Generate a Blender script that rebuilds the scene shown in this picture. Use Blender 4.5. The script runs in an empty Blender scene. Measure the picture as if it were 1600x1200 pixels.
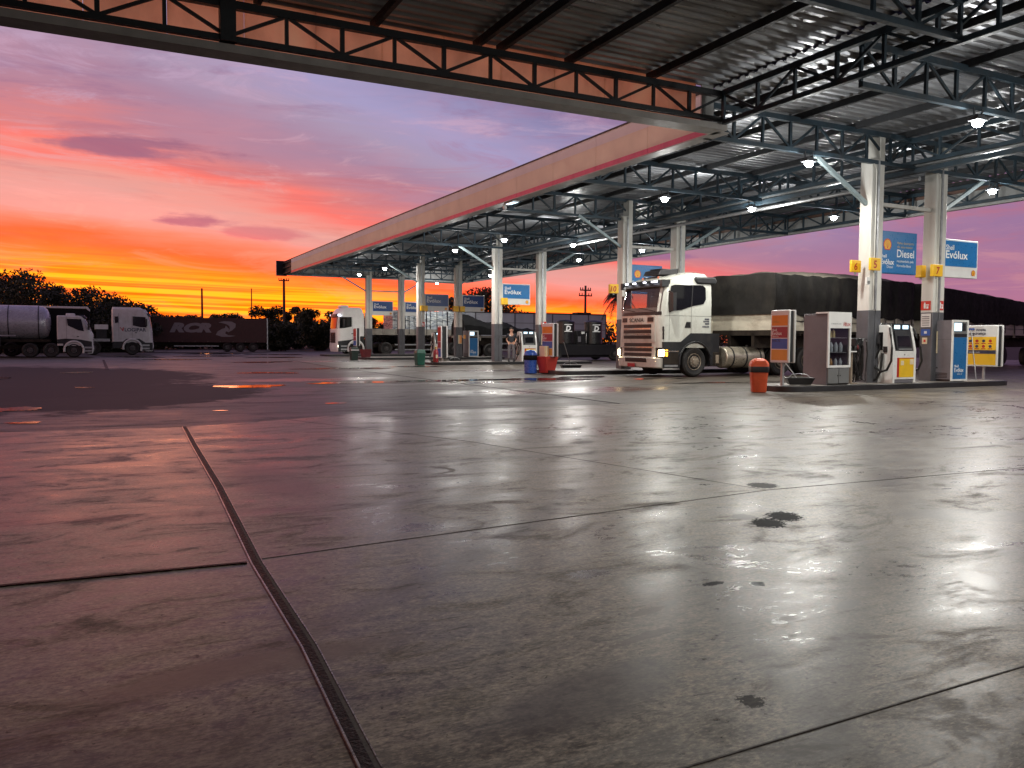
import bpy, bmesh, math, random
from mathutils import Vector, Matrix
random.seed(11)
sc = bpy.context.scene
COL = sc.collection
PI = math.pi
def R(a): return math.radians(a)
def lin(r, g, b):
    f = lambda c: ((c/255+.055)/1.055)**2.4 if c > 10.3 else c/255/12.92
    return (f(r), f(g), f(b), 1)

# ------------------------------------------------------------------ materials
class NT:
    """small helper round a node tree"""
    def __init__(s, nt): s.nt = nt
    def n(s, typ, **kw):
        nd = s.nt.nodes.new(typ)
        for k, v in kw.items(): setattr(nd, k, v)
        return nd
    def link(s, a, b): s.nt.links.new(a, b)
    def val(s, sock, v):
        if hasattr(v, 'is_linked') or hasattr(v, 'links'): s.link(v, sock)
        else: sock.default_value = v
    def math(s, op, a, b=0.0, c=0.0, clamp=False):
        nd = s.n('ShaderNodeMath', operation=op); nd.use_clamp = clamp
        for i, v in enumerate((a, b, c)): s.val(nd.inputs[i], v)
        return nd.outputs[0]
    def mix(s, f, a, b, mode='MIX'):
        nd = s.n('ShaderNodeMix', data_type='RGBA', blend_type=mode)
        s.val(nd.inputs[0], f); s.val(nd.inputs[6], a); s.val(nd.inputs[7], b)
        return nd.outputs[2]
    def mapr(s, v, a, b, c=0.0, d=1.0, smooth=False):
        nd = s.n('ShaderNodeMapRange'); nd.clamp = True
        if smooth: nd.interpolation_type = 'SMOOTHSTEP'
        s.val(nd.inputs[0], v)
        for i, x in enumerate((a, b, c, d)): s.val(nd.inputs[i+1], x)
        return nd.outputs[0]
    def noise(s, vec, scale, detail=4, rough=.55, dist=0):
        nd = s.n('ShaderNodeTexNoise'); nd.inputs['Scale'].default_value = scale
        nd.inputs['Detail'].default_value = detail; nd.inputs['Roughness'].default_value = rough
        nd.inputs['Distortion'].default_value = dist
        s.link(vec, nd.inputs['Vector']); return nd.outputs[0]
    def mapping(s, vec, loc=(0, 0, 0), rot=(0, 0, 0), scale=(1, 1, 1)):
        nd = s.n('ShaderNodeMapping'); s.link(vec, nd.inputs[0])
        nd.inputs[1].default_value = loc; nd.inputs[2].default_value = rot; nd.inputs[3].default_value = scale
        return nd.outputs[0]
    def ramp(s, v, stops, interp='LINEAR'):
        nd = s.n('ShaderNodeValToRGB'); nd.color_ramp.interpolation = interp
        el = nd.color_ramp.elements
        while len(el) < len(stops): el.new(.5)
        for e, (p, c) in zip(el, sorted(stops, key=lambda q: q[0])): e.position = p; e.color = c
        s.link(v, nd.inputs[0]); return nd.outputs[0]
MATS = {}
def pm(name, col, rough=.5, metal=0.0, var=.18, scale=3.0, bump=0.0, dirt=None, dirt_amt=.5, emit=None, estr=0.0, stretch=(1, 1, 1), coat=0.0, rvar=.12):
    m = bpy.data.materials.new(name); m.use_nodes = True; t = NT(m.node_tree)
    b = m.node_tree.nodes['Principled BSDF']
    tc = t.n('ShaderNodeTexCoord').outputs['Object']
    v = t.mapping(tc, scale=stretch)
    n1 = t.noise(v, scale, 5)
    c = (*col[:3], 1); d = tuple(x*(1-var) for x in col[:3])+(1,); l = tuple(min(1, x*(1+var*.6)) for x in col[:3])+(1,)
    out = t.ramp(n1, [(.3, d), (.52, c), (.72, l)])
    if dirt:
        n2 = t.noise(t.mapping(tc, loc=(3, 5, 1), scale=(stretch[0]*.8, stretch[1]*.8, stretch[2]*.5)), scale*1.7, 7, .65)
        out = t.mix(t.mapr(n2, .48, .72, 0, dirt_amt), out, (*dirt[:3], 1))
    t.link(out, b.inputs['Base Color'])
    n3 = t.noise(v, scale*5, 3)
    t.link(t.mapr(n3, .3, .7, max(.02, rough-rvar), min(1, rough+rvar)), b.inputs['Roughness'])
    b.inputs['Metallic'].default_value = metal
    b.inputs['Coat Weight'].default_value = coat; b.inputs['Coat Roughness'].default_value = .12
    if bump:
        bp = t.n('ShaderNodeBump'); bp.inputs['Strength'].default_value = bump; bp.inputs['Distance'].default_value = .02
        t.link(t.noise(v, scale*6, 5), bp.inputs['Height']); t.link(bp.outputs[0], b.inputs['Normal'])
    if emit:
        b.inputs['Emission Color'].default_value = (*emit[:3], 1); b.inputs['Emission Strength'].default_value = estr
    MATS[name] = m
    return m
M = MATS
pm('column_white', (.62, .62, .58), .5, var=.12, dirt=(.35, .32, .28), dirt_amt=.35, stretch=(1, 1, .3))
pm('column_grey', (.085, .088, .1), .5, var=.2, dirt=(.06, .055, .05))
pm('steel_blue', (.032, .058, .08), .5, .25, var=.35, scale=2, dirt=(.07, .05, .04), dirt_amt=.4)
pm('steel_pale', (.3, .38, .4), .45, .3, var=.2)
pm('steel_dark', (.03, .032, .036), .55, .3)
pm('galv', (.4, .41, .42), .4, .7, var=.25, scale=6)
pm('roof_metal', (.32, .34, .37), .38, .55, var=.45, scale=.5, dirt=(.12, .11, .105), dirt_amt=.6, stretch=(.6, 3, 1))
pm('fascia_red', (.56, .08, .17), .4, var=.15)
pm('panel_grey', (.42, .43, .43), .5, var=.2, dirt=(.25, .22, .2))
pm('soffit', (.4, .38, .36), .5, var=.2)
pm('brown_panel', (.16, .09, .07), .6)
pm('kerb_black', (.018, .018, .02), .45, var=.4)
pm('island_top', (.22, .2, .18), .55, var=.3, dirt=(.08, .06, .05))
pm('white_paint', (.72, .73, .71), .32, var=.08, scale=2, dirt=(.45, .4, .33), dirt_amt=.3, coat=.25)
pm('white_cab', (.6, .62, .56), .3, var=.08, scale=1.2, dirt=(.38, .33, .26), dirt_amt=.45, coat=.4, stretch=(1, 1, .6))
pm('white_clean', (.82, .84, .82), .3, var=.06, coat=.3)
pm('silver_cab', (.58, .58, .58), .35, var=.1, dirt=(.35, .3, .25), dirt_amt=.3)
pm('cab_dark', (.014, .016, .019), .42, var=.35, dirt=(.05, .04, .03), dirt_amt=.45)
pm('grime', (.03, .024, .02), .65, var=.4, dirt=(.06, .045, .03))
pm('grille_black', (.01, .01, .011), .4)
pm('glass_dark', (.008, .009, .011), .05, var=.2, rvar=.02)
pm('glass_screen', (.05, .04, .045), .06, var=.2, rvar=.02)
pm('chrome', (.6, .58, .55), .2, .9)
pm('rubber', (.014, .013, .013), .7, var=.4, dirt=(.05, .04, .032), dirt_amt=.5)
pm('rim', (.26, .22, .17), .55, .3, var=.35, scale=8, dirt=(.14, .08, .05), dirt_amt=.8)
pm('tank_alu', (.52, .47, .38), .35, .7, var=.25, dirt=(.2, .15, .1), dirt_amt=.6, stretch=(.6, 2, 2))
pm('black_plastic', (.016, .016, .018), .4, var=.3)
pm('black_hose', (.012, .012, .012), .45)
pm('boards', (.56, .52, .42), .55, var=.15, scale=1.5, dirt=(.2, .14, .09), dirt_amt=.6, stretch=(.4, 1, 2))
pm('boards_grey', (.25, .23, .2), .6, var=.2, dirt=(.1, .08, .06))
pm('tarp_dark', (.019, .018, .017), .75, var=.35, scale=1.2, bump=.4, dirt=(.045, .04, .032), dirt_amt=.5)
pm('tarp_top', (.075, .066, .055), .75, var=.25, scale=.8, bump=.4)  # same tarpaulin as the sides, light on its top put into the colour
pm('tarp_black', (.01, .01, .011), .85, var=.4, bump=.5)
pm('rim_shaded', (.05, .045, .045), .6, var=.3)  # rim copy with the shade under the far vehicles put into its colour
pm('orange_bin', (.62, .1, .035), .42, var=.18, dirt=(.3, .06, .03))
pm('blue_bin', (.03, .1, .42), .3, var=.2)
pm('green_bin', (.01, .09, .06), .4, var=.25)
pm('dark_green', (.01, .03, .022), .45)
pm('red_box', (.45, .04, .03), .45, var=.2)
pm('dark_red', (.16, .02, .025), .5, var=.25)
pm('ext_red', (.26, .015, .018), .3)
pm('cream', (.72, .62, .42), .4, var=.12)
pm('sign_blue', (.012, .16, .42), .35, var=.08)
pm('sign_navy', (.02, .07, .25), .35, var=.08)
pm('sign_white', (.7, .71, .7), .4, var=.06)
pm('text_white', (.8, .82, .82), .5, var=.03)
pm('text_yellow', (.6, .42, .08), .5, var=.03)
pm('text_dark', (.03, .035, .07), .5, var=.03)
pm('text_red', (.45, .015, .01), .5, var=.05)
pm('sign_yellow', (.85, .5, .02), .4, var=.06)
pm('logo_red', (.6, .03, .02), .4, var=.05)
pm('logo_yellow', (.85, .5, .03), .4, var=.05)
pm('poster_orange', (.75, .25, .03), .4, var=.06)
pm('poster_maroon', (.3, .03, .06), .4, var=.06)
pm('poster_blue', (.02, .1, .4), .4, var=.06)
pm('poster_ochre', (.6, .3, .06), .4, var=.06)
pm('cabinet_grey', (.13, .125, .14), .45, var=.12)
pm('cabinet_door', (.2, .21, .21), .4, .3, var=.12)
pm('disp_blue', (.015, .13, .33), .35, var=.1)
pm('disp_yellow', (.75, .47, .02), .4, var=.1)
pm('disp_red', (.4, .015, .01), .4)
pm('screen_lit', (.02, .05, .07), .2, emit=(.62, .85, 1), estr=2.2)
pm('screen_dim', (.02, .04, .06), .15, emit=(.2, .45, .7), estr=.12)
pm('lamp_lens', (.8, .8, .8), .3, emit=(.9, .96, 1), estr=90)
pm('lamp_body', (.12, .13, .14), .45, .5)
pm('head_lit', (.8, .75, .6), .2, emit=(1, .72, .36), estr=9)
pm('head_soft', (.8, .75, .6), .2, emit=(1, .85, .62), estr=5)
pm('amber_lit', (.8, .3, .02), .3, emit=(1, .42, .04), estr=3.5)
pm('marker_lit', (.8, .8, .9), .3, emit=(.85, .85, 1), estr=4)
pm('red_lit', (.6, .03, .02), .3, emit=(1, .1, .08), estr=2.5)
pm('plate_red', (.35, .02, .03), .4)
pm('bottle_grey', (.4, .43, .46), .35, var=.15)
pm('bottle_amber', (.4, .2, .05), .3, var=.2)
pm('bottle_yellow', (.6, .48, .2), .35, var=.2)
pm('tanker_skin', (.5, .5, .54), .3, .35, var=.15, scale=.8, dirt=(.2, .18, .18), dirt_amt=.4, stretch=(1, 1, 1.5))
pm('rcr_red', (.05, .009, .009), .5, var=.25)
pm('rcr_white', (.24, .21, .22), .5, var=.1)
pm('trailer_pale', (.5, .52, .56), .5, var=.12, scale=.6, stretch=(2, 2, .5))
pm('black_tank', (.014, .014, .015), .35, var=.35)
pm('wood_pole', (.06, .045, .038), .8, var=.3)
pm('bark', (.045, .034, .026), .9, var=.4)
pm('skin', (.48, .26, .18), .55, var=.08)
pm('shirt', (.02, .022, .03), .8, var=.2)
pm('trousers', (.13, .12, .13), .8, var=.2)
pm('hair', (.02, .014, .01), .7)
pm('water', (.012, .011, .011), .1, var=.2, rvar=.04)
pm('rust_hose', (.3, .24, .18), .6)
def film_mat():
    m = bpy.data.materials.new('shrink_film'); m.use_nodes = True; t = NT(m.node_tree); b = m.node_tree.nodes['Principled BSDF']
    tc = t.n('ShaderNodeTexCoord').outputs['Object']
    n = t.noise(t.mapping(tc, scale=(1.2, 1.2, 6)), 2.2, 6, .6, .8)
    n2 = t.noise(tc, 1.3, 3)
    c = t.ramp(n, [(.34, (.05, .06, .08, 1)), (.46, (.3, .33, .36, 1)), (.6, (.62, .65, .64, 1)), (.75, (.8, .82, .8, 1))])
    t.link(t.mix(t.mapr(n2, .4, .7, 0, .5), c, (.2, .26, .36, 1)), b.inputs['Base Color'])
    b.inputs['Roughness'].default_value = .22
    bp = t.n('ShaderNodeBump'); bp.inputs['Strength'].default_value = .8; bp.inputs['Distance'].default_value = .05
    t.link(n, bp.inputs['Height']); t.link(bp.outputs[0], b.inputs['Normal']); M['shrink_film'] = m
film_mat()
def leaf_mat(name, c0, c1):
    m = bpy.data.materials.new(name); m.use_nodes = True; t = NT(m.node_tree); b = m.node_tree.nodes['Principled BSDF']
    g = t.n('ShaderNodeNewGeometry'); rnd = g.outputs['Random Per Island']
    t.link(t.mix(rnd, (*c0, 1), (*c1, 1)), b.inputs['Base Color']); b.inputs['Roughness'].default_value = .6
    M[name] = m
def trans_mat(name, col, var, amt):
    m = bpy.data.materials.new(name); m.use_nodes = True; t = NT(m.node_tree); o = m.node_tree.nodes['Material Output']; m.node_tree.nodes.remove(m.node_tree.nodes['Principled BSDF'])
    tc = t.n('ShaderNodeTexCoord').outputs['Object']
    n = t.noise(t.mapping(tc, scale=(1, 1, .6)), 1.4, 6, .6)
    c = t.ramp(n, [(.35, tuple(x*(1-var) for x in col)+(1,)), (.55, (*col, 1)), (.72, tuple(min(1, x*(1+var*.5)) for x in col)+(1,))])
    d = t.n('ShaderNodeBsdfDiffuse'); tr = t.n('ShaderNodeBsdfTranslucent'); mx = t.n('ShaderNodeMixShader'); mx.inputs[0].default_value = amt
    t.link(c, d.inputs[0]); t.link(c, tr.inputs[0]); t.link(d.outputs[0], mx.inputs[1]); t.link(tr.outputs[0], mx.inputs[2]); t.link(mx.outputs[0], o.inputs[0]); M[name] = m
def pane_mat(name, tint, gl, rough=.04):
    m = bpy.data.materials.new(name); m.use_nodes = True; t = NT(m.node_tree); o = m.node_tree.nodes['Material Output']; m.node_tree.nodes.remove(m.node_tree.nodes['Principled BSDF'])
    a = t.n('ShaderNodeBsdfTransparent'); a.inputs[0].default_value = (*tint, 1); g = t.n('ShaderNodeBsdfGlossy'); g.inputs['Roughness'].default_value = rough
    fr = t.n('ShaderNodeFresnel'); fr.inputs[0].default_value = 1.5; mx = t.n('ShaderNodeMixShader')
    t.link(t.math('MULTIPLY_ADD', fr.outputs[0], gl, .02), mx.inputs[0]); t.link(a.outputs[0], mx.inputs[1]); t.link(g.outputs[0], mx.inputs[2]); t.link(mx.outputs[0], o.inputs[0]); M[name] = m
pane_mat('glass_tinted', (.72, .74, .74), .9); pane_mat('glass_clear', (.93, .95, .96), .3)
trans_mat('fascia_white', (.9, .89, .88), .06, .3); trans_mat('fascia_orange', (.9, .8, .66), .06, .3)
trans_mat('panel_terracotta', (1, .8, .6), .2, .82)
leaf_mat('leaf_a', (.018, .024, .01), (.04, .045, .018))
leaf_mat('leaf_b', (.016, .022, .01), (.035, .04, .016))

for k_ in ('tarp_dark', 'tarp_top', 'tarp_black', 'grime'): M[k_].node_tree.nodes['Principled BSDF'].inputs['Specular IOR Level'].default_value = .12
# ------------------------------------------------------------------ mesh builder
_txt = {}
def text_geo(s, bold=0.0, shear=0.0):
    k = (s, bold, shear)
    if k not in _txt:
        cu = bpy.data.curves.new('t', 'FONT'); cu.body = s; cu.size = 1; cu.offset = bold; cu.shear = shear
        cu.resolution_u = 3; cu.align_x = 'LEFT'
        ob = bpy.data.objects.new('t', cu); COL.objects.link(ob)
        dg = bpy.context.evaluated_depsgraph_get(); me = bpy.data.meshes.new_from_object(ob.evaluated_get(dg))
        _txt[k] = ([tuple(v.co) for v in me.vertices], [tuple(p.vertices) for p in me.polygons])
        bpy.data.objects.remove(ob); bpy.data.meshes.remove(me); bpy.data.curves.remove(cu)
    return _txt[k]
FACE_NY = Matrix(((1, 0, 0), (0, 0, -1), (0, 1, 0)))      # text plane looking to -Y
FACE_NX = Matrix(((0, 0, -1), (-1, 0, 0), (0, 1, 0)))     # text plane looking to -X
FACE_PX = Matrix(((0, 0, 1), (1, 0, 0), (0, 1, 0)))       # looking to +X
FACE_PY = Matrix(((-1, 0, 0), (0, 0, 1), (0, 1, 0)))      # looking to +Y
class MB:
    def __init__(s): s.v = []; s.f = []; s.m = []; s.mats = []; s.flat = []
    def mi(s, mat):
        if mat not in s.mats: s.mats.append(mat)
        return s.mats.index(mat)
    def add(s, verts, faces, mat, T=None):
        o = len(s.v); i = s.mi(mat)
        s.v += [tuple(T @ Vector(v)) if T else tuple(v) for v in verts]
        s.f += [tuple(o+k for k in f) for f in faces]; s.m += [i]*len(faces)
        return s
    def box(s, x0, x1, y0, y1, z0, z1, mat, T=None):
        v = [(x, y, z) for x in (x0, x1) for y in (y0, y1) for z in (z0, z1)]
        return s.add(v, [(0, 1, 3, 2), (4, 6, 7, 5), (0, 4, 5, 1), (2, 3, 7, 6), (0, 2, 6, 4), (1, 5, 7, 3)], mat, T)
    def beam(s, p, q, w, h, mat, up=(0, 0, 1)):
        p, q = Vector(p), Vector(q); d = (q-p).normalized(); u = Vector(up)
        if abs(d.dot(u)) > .98: u = Vector((1, 0, 0))
        a = d.cross(u).normalized(); b = a.cross(d)
        v = [r + a*(i*w/2) + b*(j*h/2) for r in (p, q) for i in (-1, 1) for j in (-1, 1)]
        return s.add(v, [(0, 1, 3, 2), (4, 6, 7, 5), (0, 4, 5, 1), (2, 3, 7, 6), (0, 2, 6, 4), (1, 5, 7, 3)], mat)
    def cyl(s, p, q, r, mat, n=14, r2=None):
        p, q = Vector(p), Vector(q); d = (q-p).normalized(); r2 = r if r2 is None else r2
        u = Vector((0, 0, 1)) if abs(d.z) < .9 else Vector((1, 0, 0)); a = d.cross(u).normalized(); b = d.cross(a)
        v = []
        for c, rr in ((p, r), (q, r2)):
            v += [c + a*(rr*math.cos(2*PI*k/n)) + b*(rr*math.sin(2*PI*k/n)) for k in range(n)]
        f = [(k, (k+1) % n, n+(k+1) % n, n+k) for k in range(n)] + [tuple(range(n)), tuple(range(n, 2*n))]
        return s.add(v, f, mat)
    def tube(s, pts, r, mat, n=8):
        pts = [Vector(p) for p in pts]; v = []; f = []
        for i, p in enumerate(pts):
            d = (pts[min(i+1, len(pts)-1)]-pts[max(i-1, 0)]).normalized()
            u = Vector((0, 0, 1)) if abs(d.z) < .95 else Vector((0, 1, 0)); a = d.cross(u).normalized(); b = d.cross(a)
            rr = r[i] if isinstance(r, (list, tuple)) else r
            v += [p + a*(rr*math.cos(2*PI*k/n)) + b*(rr*math.sin(2*PI*k/n)) for k in range(n)]
        for i in range(len(pts)-1):
            f += [(i*n+k, i*n+(k+1) % n, (i+1)*n+(k+1) % n, (i+1)*n+k) for k in range(n)]
        f += [tuple(range(n)), tuple(range((len(pts)-1)*n, len(pts)*n))]
        return s.add(v, f, mat)
    def lathe(s, prof, mat, n=20, T=None):
        v = []; f = []
        for r, z in prof: v += [(r*math.cos(2*PI*k/n), r*math.sin(2*PI*k/n), z) for k in range(n)]
        for i in range(len(prof)-1): f += [(i*n+k, i*n+(k+1) % n, (i+1)*n+(k+1) % n, (i+1)*n+k) for k in range(n)]
        if prof[0][0] > 1e-4: f.append(tuple(range(n)))
        if prof[-1][0] > 1e-4: f.append(tuple(range((len(prof)-1)*n, len(prof)*n)))
        return s.add(v, f, mat, T)
    def prism(s, poly, a0, a1, mat, axis='y', T=None):
        """polygon extruded; axis y: poly is (x,z); axis x: (y,z); axis z: (x,y)"""
        n = len(poly)
        g = {'y': lambda p, a: (p[0], a, p[1]), 'x': lambda p, a: (a, p[0], p[1]), 'z': lambda p, a: (p[0], p[1], a)}[axis]
        v = [g(p, a0) for p in poly]+[g(p, a1) for p in poly]
        f = [tuple(range(n)), tuple(range(n, 2*n))]+[(k, (k+1) % n, n+(k+1) % n, n+k) for k in range(n)]
        return s.add(v, f, mat, T)
    def loft(s, rings, mat, caps=True):
        n = len(rings[0]); v = [p for r in rings for p in r]; f = []
        for i in range(len(rings)-1): f += [(i*n+k, i*n+(k+1) % n, (i+1)*n+(k+1) % n, (i+1)*n+k) for k in range(n)]
        if caps: f += [tuple(range(n)), tuple(range((len(rings)-1)*n, len(rings)*n))]
        return s.add(v, f, mat)
    def grid(s, rows, mat):
        n = len(rows[0]); v = [p for r in rows for p in r]
        return s.add(v, [(i*n+k, i*n+k+1, (i+1)*n+k+1, (i+1)*n+k) for i in range(len(rows)-1) for k in range(n-1)], mat)
    def text(s, txt, size, at, face, mat, bold=0.0, shear=0.0, width=None):
        v, f = text_geo(txt, bold, shear)
        xs = [p[0] for p in v]; k = size if width is None else size
        kx = k if width is None else width/(max(xs)-min(xs))
        at = Vector(at); x0 = min(xs)
        s.add([at + face @ Vector(((p[0]-x0)*kx, p[1]*k, 0)) for p in v], f, mat); s.flat.append(len(s.f)); return s
    def shell(s, r, at, face):
        at = Vector(at)
        def pec(k, off):
            pts = []
            for i in range(37):
                a = R(-32+244*i/36); rr = k*(1+.035*abs(math.sin((i/36)*7*PI)))
                pts.append((rr*math.cos(a), rr*math.sin(a)))
            pts += [(-k*.62, -k*.95), (k*.62, -k*.95)]
            s.add([at + face @ Vector((x, y, off)) for x, y in pts], [tuple(range(len(pts)))], 'logo_red' if off < .003 else 'logo_yellow')
        pec(r, .002); pec(r*.82, .004)
        for i in range(7):
            a = R(90+(i-3)*24); d = Vector((math.cos(a), math.sin(a), 0)); w = Vector((-d.y, d.x, 0))*r*.022
            p0 = Vector((0, -r*.7, .006)); p1 = d*r*.72 + Vector((0, 0, .006))
            s.add([at + face @ q for q in (p0-w, p0+w, p1+w, p1-w)], [(0, 1, 2, 3)], 'logo_red')
        return s
    def build(s, name, parent=None, loc=None, bevel=0.0, angle=35, segs=2):
        me = bpy.data.meshes.new(name); me.from_pydata([tuple(p) for p in s.v], [], s.f)
        for mt in s.mats: me.materials.append(M[mt])
        for p, i in zip(me.polygons, s.m): p.material_index = i
        bm = bmesh.new(); bm.from_mesh(me); bmesh.ops.recalc_face_normals(bm, faces=bm.faces); bm.to_mesh(me); bm.free()
        me.update()
        for p in me.polygons: p.use_smooth = True
        me.set_sharp_from_angle(angle=R(angle))
        ob = bpy.data.objects.new(name, me); COL.objects.link(ob)
        if parent is not None: ob.parent = parent
        if loc is not None: ob.location = loc
        if bevel:
            b = ob.modifiers.new('bevel', 'BEVEL'); b.width = bevel; b.segments = segs; b.limit_method = 'ANGLE'; b.angle_limit = R(40)
        return ob
def tag(o, label=None, cat=None, group=None, kind=None):
    if label: o['label'] = label
    if cat: o['category'] = cat
    if group: o['group'] = group
    if kind: o['kind'] = kind
    return o
def thing(name, label, cat, loc=(0, 0, 0), rz=0.0, group=None):
    o = bpy.data.objects.new(name, None); COL.objects.link(o); o.location = loc; o.rotation_euler = (0, 0, rz); o.empty_display_size = .3
    return tag(o, label, cat, group)
KIDS = {}
def copy_tree(o, parent=None):
    c = o.copy(); COL.objects.link(c)
    if parent is not None: c.parent = parent
    for ch in list(o.children): copy_tree(ch, c)
    return c
def copy_thing(o, label, loc, rz=None):
    c = copy_tree(o); c.location = loc
    if rz is not None: c.rotation_euler = (0, 0, rz)
    c['label'] = label; return c
def struct(o): o['kind'] = 'structure'; return o
SKY, LAMP, GLOW = 1.12, 430, 150
# ------------------------------------------------------------------ camera
cam = bpy.data.cameras.new('camera'); co = bpy.data.objects.new('camera', cam); COL.objects.link(co); sc.camera = co
CF, CP, CR, CY, CH = 1278.84, .0528273164, .0052858365, .4726007141, 1.21
def camR():
    cp, sp, cr, sr, cy, sy = math.cos(CP), math.sin(CP), math.cos(CR), math.sin(CR), math.cos(CY), math.sin(CY)
    R1 = Matrix(((1, 0, 0), (0, -sp, -cp), (0, cp, -sp))); R2 = Matrix(((cr, -sr, 0), (sr, cr, 0), (0, 0, 1)))
    Q = Matrix(((cy, -sy, 0), (sy, cy, 0), (0, 0, 1))); return R2 @ R1 @ Q
_r = camR()
co.matrix_world = Matrix.Translation((0, 0, CH)) @ Matrix((_r[0], -_r[1], -_r[2])).transposed().to_4x4()
cam.sensor_width = 36; cam.lens = 36*CF/1600; cam.clip_start = .05; cam.clip_end = 3000
# ------------------------------------------------------------------ render settings
sc.view_settings.view_transform = 'Standard'; sc.view_settings.look = 'None'; sc.view_settings.exposure = 0; sc.view_settings.gamma = 1
sc.render.engine = 'CYCLES'
sc.cycles.use_denoising = True
sc.cycles.max_bounces = 7; sc.cycles.diffuse_bounces = 3; sc.cycles.glossy_bounces = 4; sc.cycles.transmission_bounces = 4
sc.cycles.sample_clamp_indirect = 4; sc.cycles.caustics_reflective = False; sc.cycles.caustics_refractive = False
sc.cycles.use_light_tree = True
# ------------------------------------------------------------------ sky: low dusk sky plus sunset clouds
w = bpy.data.worlds.new('World'); sc.world = w; w.use_nodes = True; T = NT(w.node_tree)
for n in list(w.node_tree.nodes): w.node_tree.nodes.remove(n)
out = T.n('ShaderNodeOutputWorld'); tc = T.n('ShaderNodeTexCoord').outputs['Generated']
sx = T.n('ShaderNodeSeparateXYZ'); T.link(tc, sx.inputs[0]); X, Y, Z = sx.outputs
hl = T.math('SQRT', T.math('ADD', T.math('MULTIPLY', X, X), T.math('ADD', T.math('MULTIPLY', Y, Y), 1e-5)))
az = T.math('ARCTAN2', X, Y)
cs = T.math('DIVIDE', T.math('ADD', T.math('MULTIPLY', X, -.259), T.math('MULTIPLY', Y, .966)), hl)
cx = T.n('ShaderNodeCombineXYZ'); T.link(az, cx.inputs[0]); T.link(Z, cx.inputs[1]); cv = cx.outputs[0]
# slight downward slant of the bands to the right
slant = T.math('MULTIPLY_ADD', az, -.03, Z)
cs2 = T.n('ShaderNodeCombineXYZ'); T.link(az, cs2.inputs[0]); T.link(T.math('MULTIPLY_ADD', az, .02, Z), cs2.inputs[1]); cvs = cs2.outputs[0]
nA = T.noise(T.mapping(cvs, scale=(2.2, 11, 1)), 1.0, 6, .55, .3)
nB = T.noise(T.mapping(cvs, loc=(4, 2, 0), scale=(1.1, 26, 1)), 1.0, 5, .5, .2)
nC = T.noise(T.mapping(cvs, loc=(9, 1, 0), scale=(2.0, 190, 1)), 1.0, 6, .62, .25)
nD = T.noise(T.mapping(cvs, loc=(1, 7, 0), scale=(9, 30, 1)), 1.0, 6, .6, .4)
away = T.math('SUBTRACT', 1.0, cs)
zz = T.math('MULTIPLY', T.math('MAXIMUM', Z, 0.0), T.math('MAXIMUM', T.math('MULTIPLY_ADD', away, 3.6, .8), .92))
zw = T.math('ADD', zz, T.math('MULTIPLY', T.math('SUBTRACT', nA, .5), T.mapr(Z, .02, .2, .03, .085)))
zw = T.math('ADD', zw, T.math('MULTIPLY', T.math('SUBTRACT', nB, .5), .05))
nE = T.noise(T.mapping(cvs, loc=(2, 3, 0), scale=(3.5, 60, 1)), 1.0, 7, .65, .5)
zw = T.math('ADD', zw, T.math('MULTIPLY', T.math('SUBTRACT', nE, .5), T.mapr(Z, .05, .25, .012, .055)))
rA = T.ramp(T.math('MULTIPLY', zw, 1.6), [(p*1.6, lin(*c)) for p, c in [
    (0, (255, 172, 28)), (.03, (255, 172, 26)), (.058, (255, 158, 26)), (.078, (252, 118, 30)), (.098, (244, 92, 52)), (.116, (226, 122, 102)),
    (.132, (196, 146, 142)), (.146, (206, 150, 146)), (.165, (226, 146, 138)), (.185, (240, 112, 104)), (.205, (206, 120, 124)), (.23, (174, 122, 142)), (.27, (160, 126, 152)),
    (.31, (160, 142, 170)), (.36, (156, 147, 186)), (.6, (92, 88, 132))]])
# bright and dark bars low over the horizon
bars = T.mapr(nC, .42, .58, 0, 1, True)
low = T.mapr(zz, .05, .092, 1, 0, True)
barcol = T.mix(bars, lin(226, 84, 14), lin(255, 190, 28))
A = T.mix(T.math('MULTIPLY', low, .8), rA, barcol)
rB = T.ramp(T.math('MULTIPLY', T.math('ADD', Z, T.math('MULTIPLY', T.math('SUBTRACT', nA, .5), .1)), 1.6), [(p*1.6, lin(*c)) for p, c in [
    (0, (180, 114, 138)), (.06, (166, 110, 142)), (.12, (150, 110, 146)), (.2, (142, 114, 154)), (.35, (122, 110, 158)), (.6, (70, 72, 120))]])
rC = T.ramp(Z, [(0, lin(62, 54, 76)), (.3, lin(56, 54, 84)), (.6, lin(44, 48, 80))])
back = T.mapr(cs, -.75, .1, 0, 1, True)
side = T.mapr(cs, .36, .66, 0, 1, True)
skyc = T.mix(back, rC, T.mix(side, rB, A))
nF = T.noise(T.mapping(cvs, loc=(6, 4, 0), rot=(0, 0, R(-5)), scale=(5.5, 30, 1)), 1.0, 10, .7, 1.1)
nG = T.noise(T.mapping(cvs, loc=(3, 8, 0), rot=(0, 0, R(4)), scale=(3.5, 24, 1)), 1.0, 10, .68, 1.3)
up = T.mapr(Z, .09, .2, .35, 1)
skyc = T.mix(T.math('MULTIPLY', T.mapr(nF, .5, .68, 0, .55, True), up), skyc, T.mix(T.mapr(Z, .12, .26), lin(238, 168, 150), lin(186, 158, 186)))
skyc = T.mix(T.math('MULTIPLY', T.mapr(nG, .5, .68, 0, .5, True), up), skyc, T.mix(T.mapr(Z, .12, .26), lin(206, 96, 84), lin(140, 104, 138)))
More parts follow.
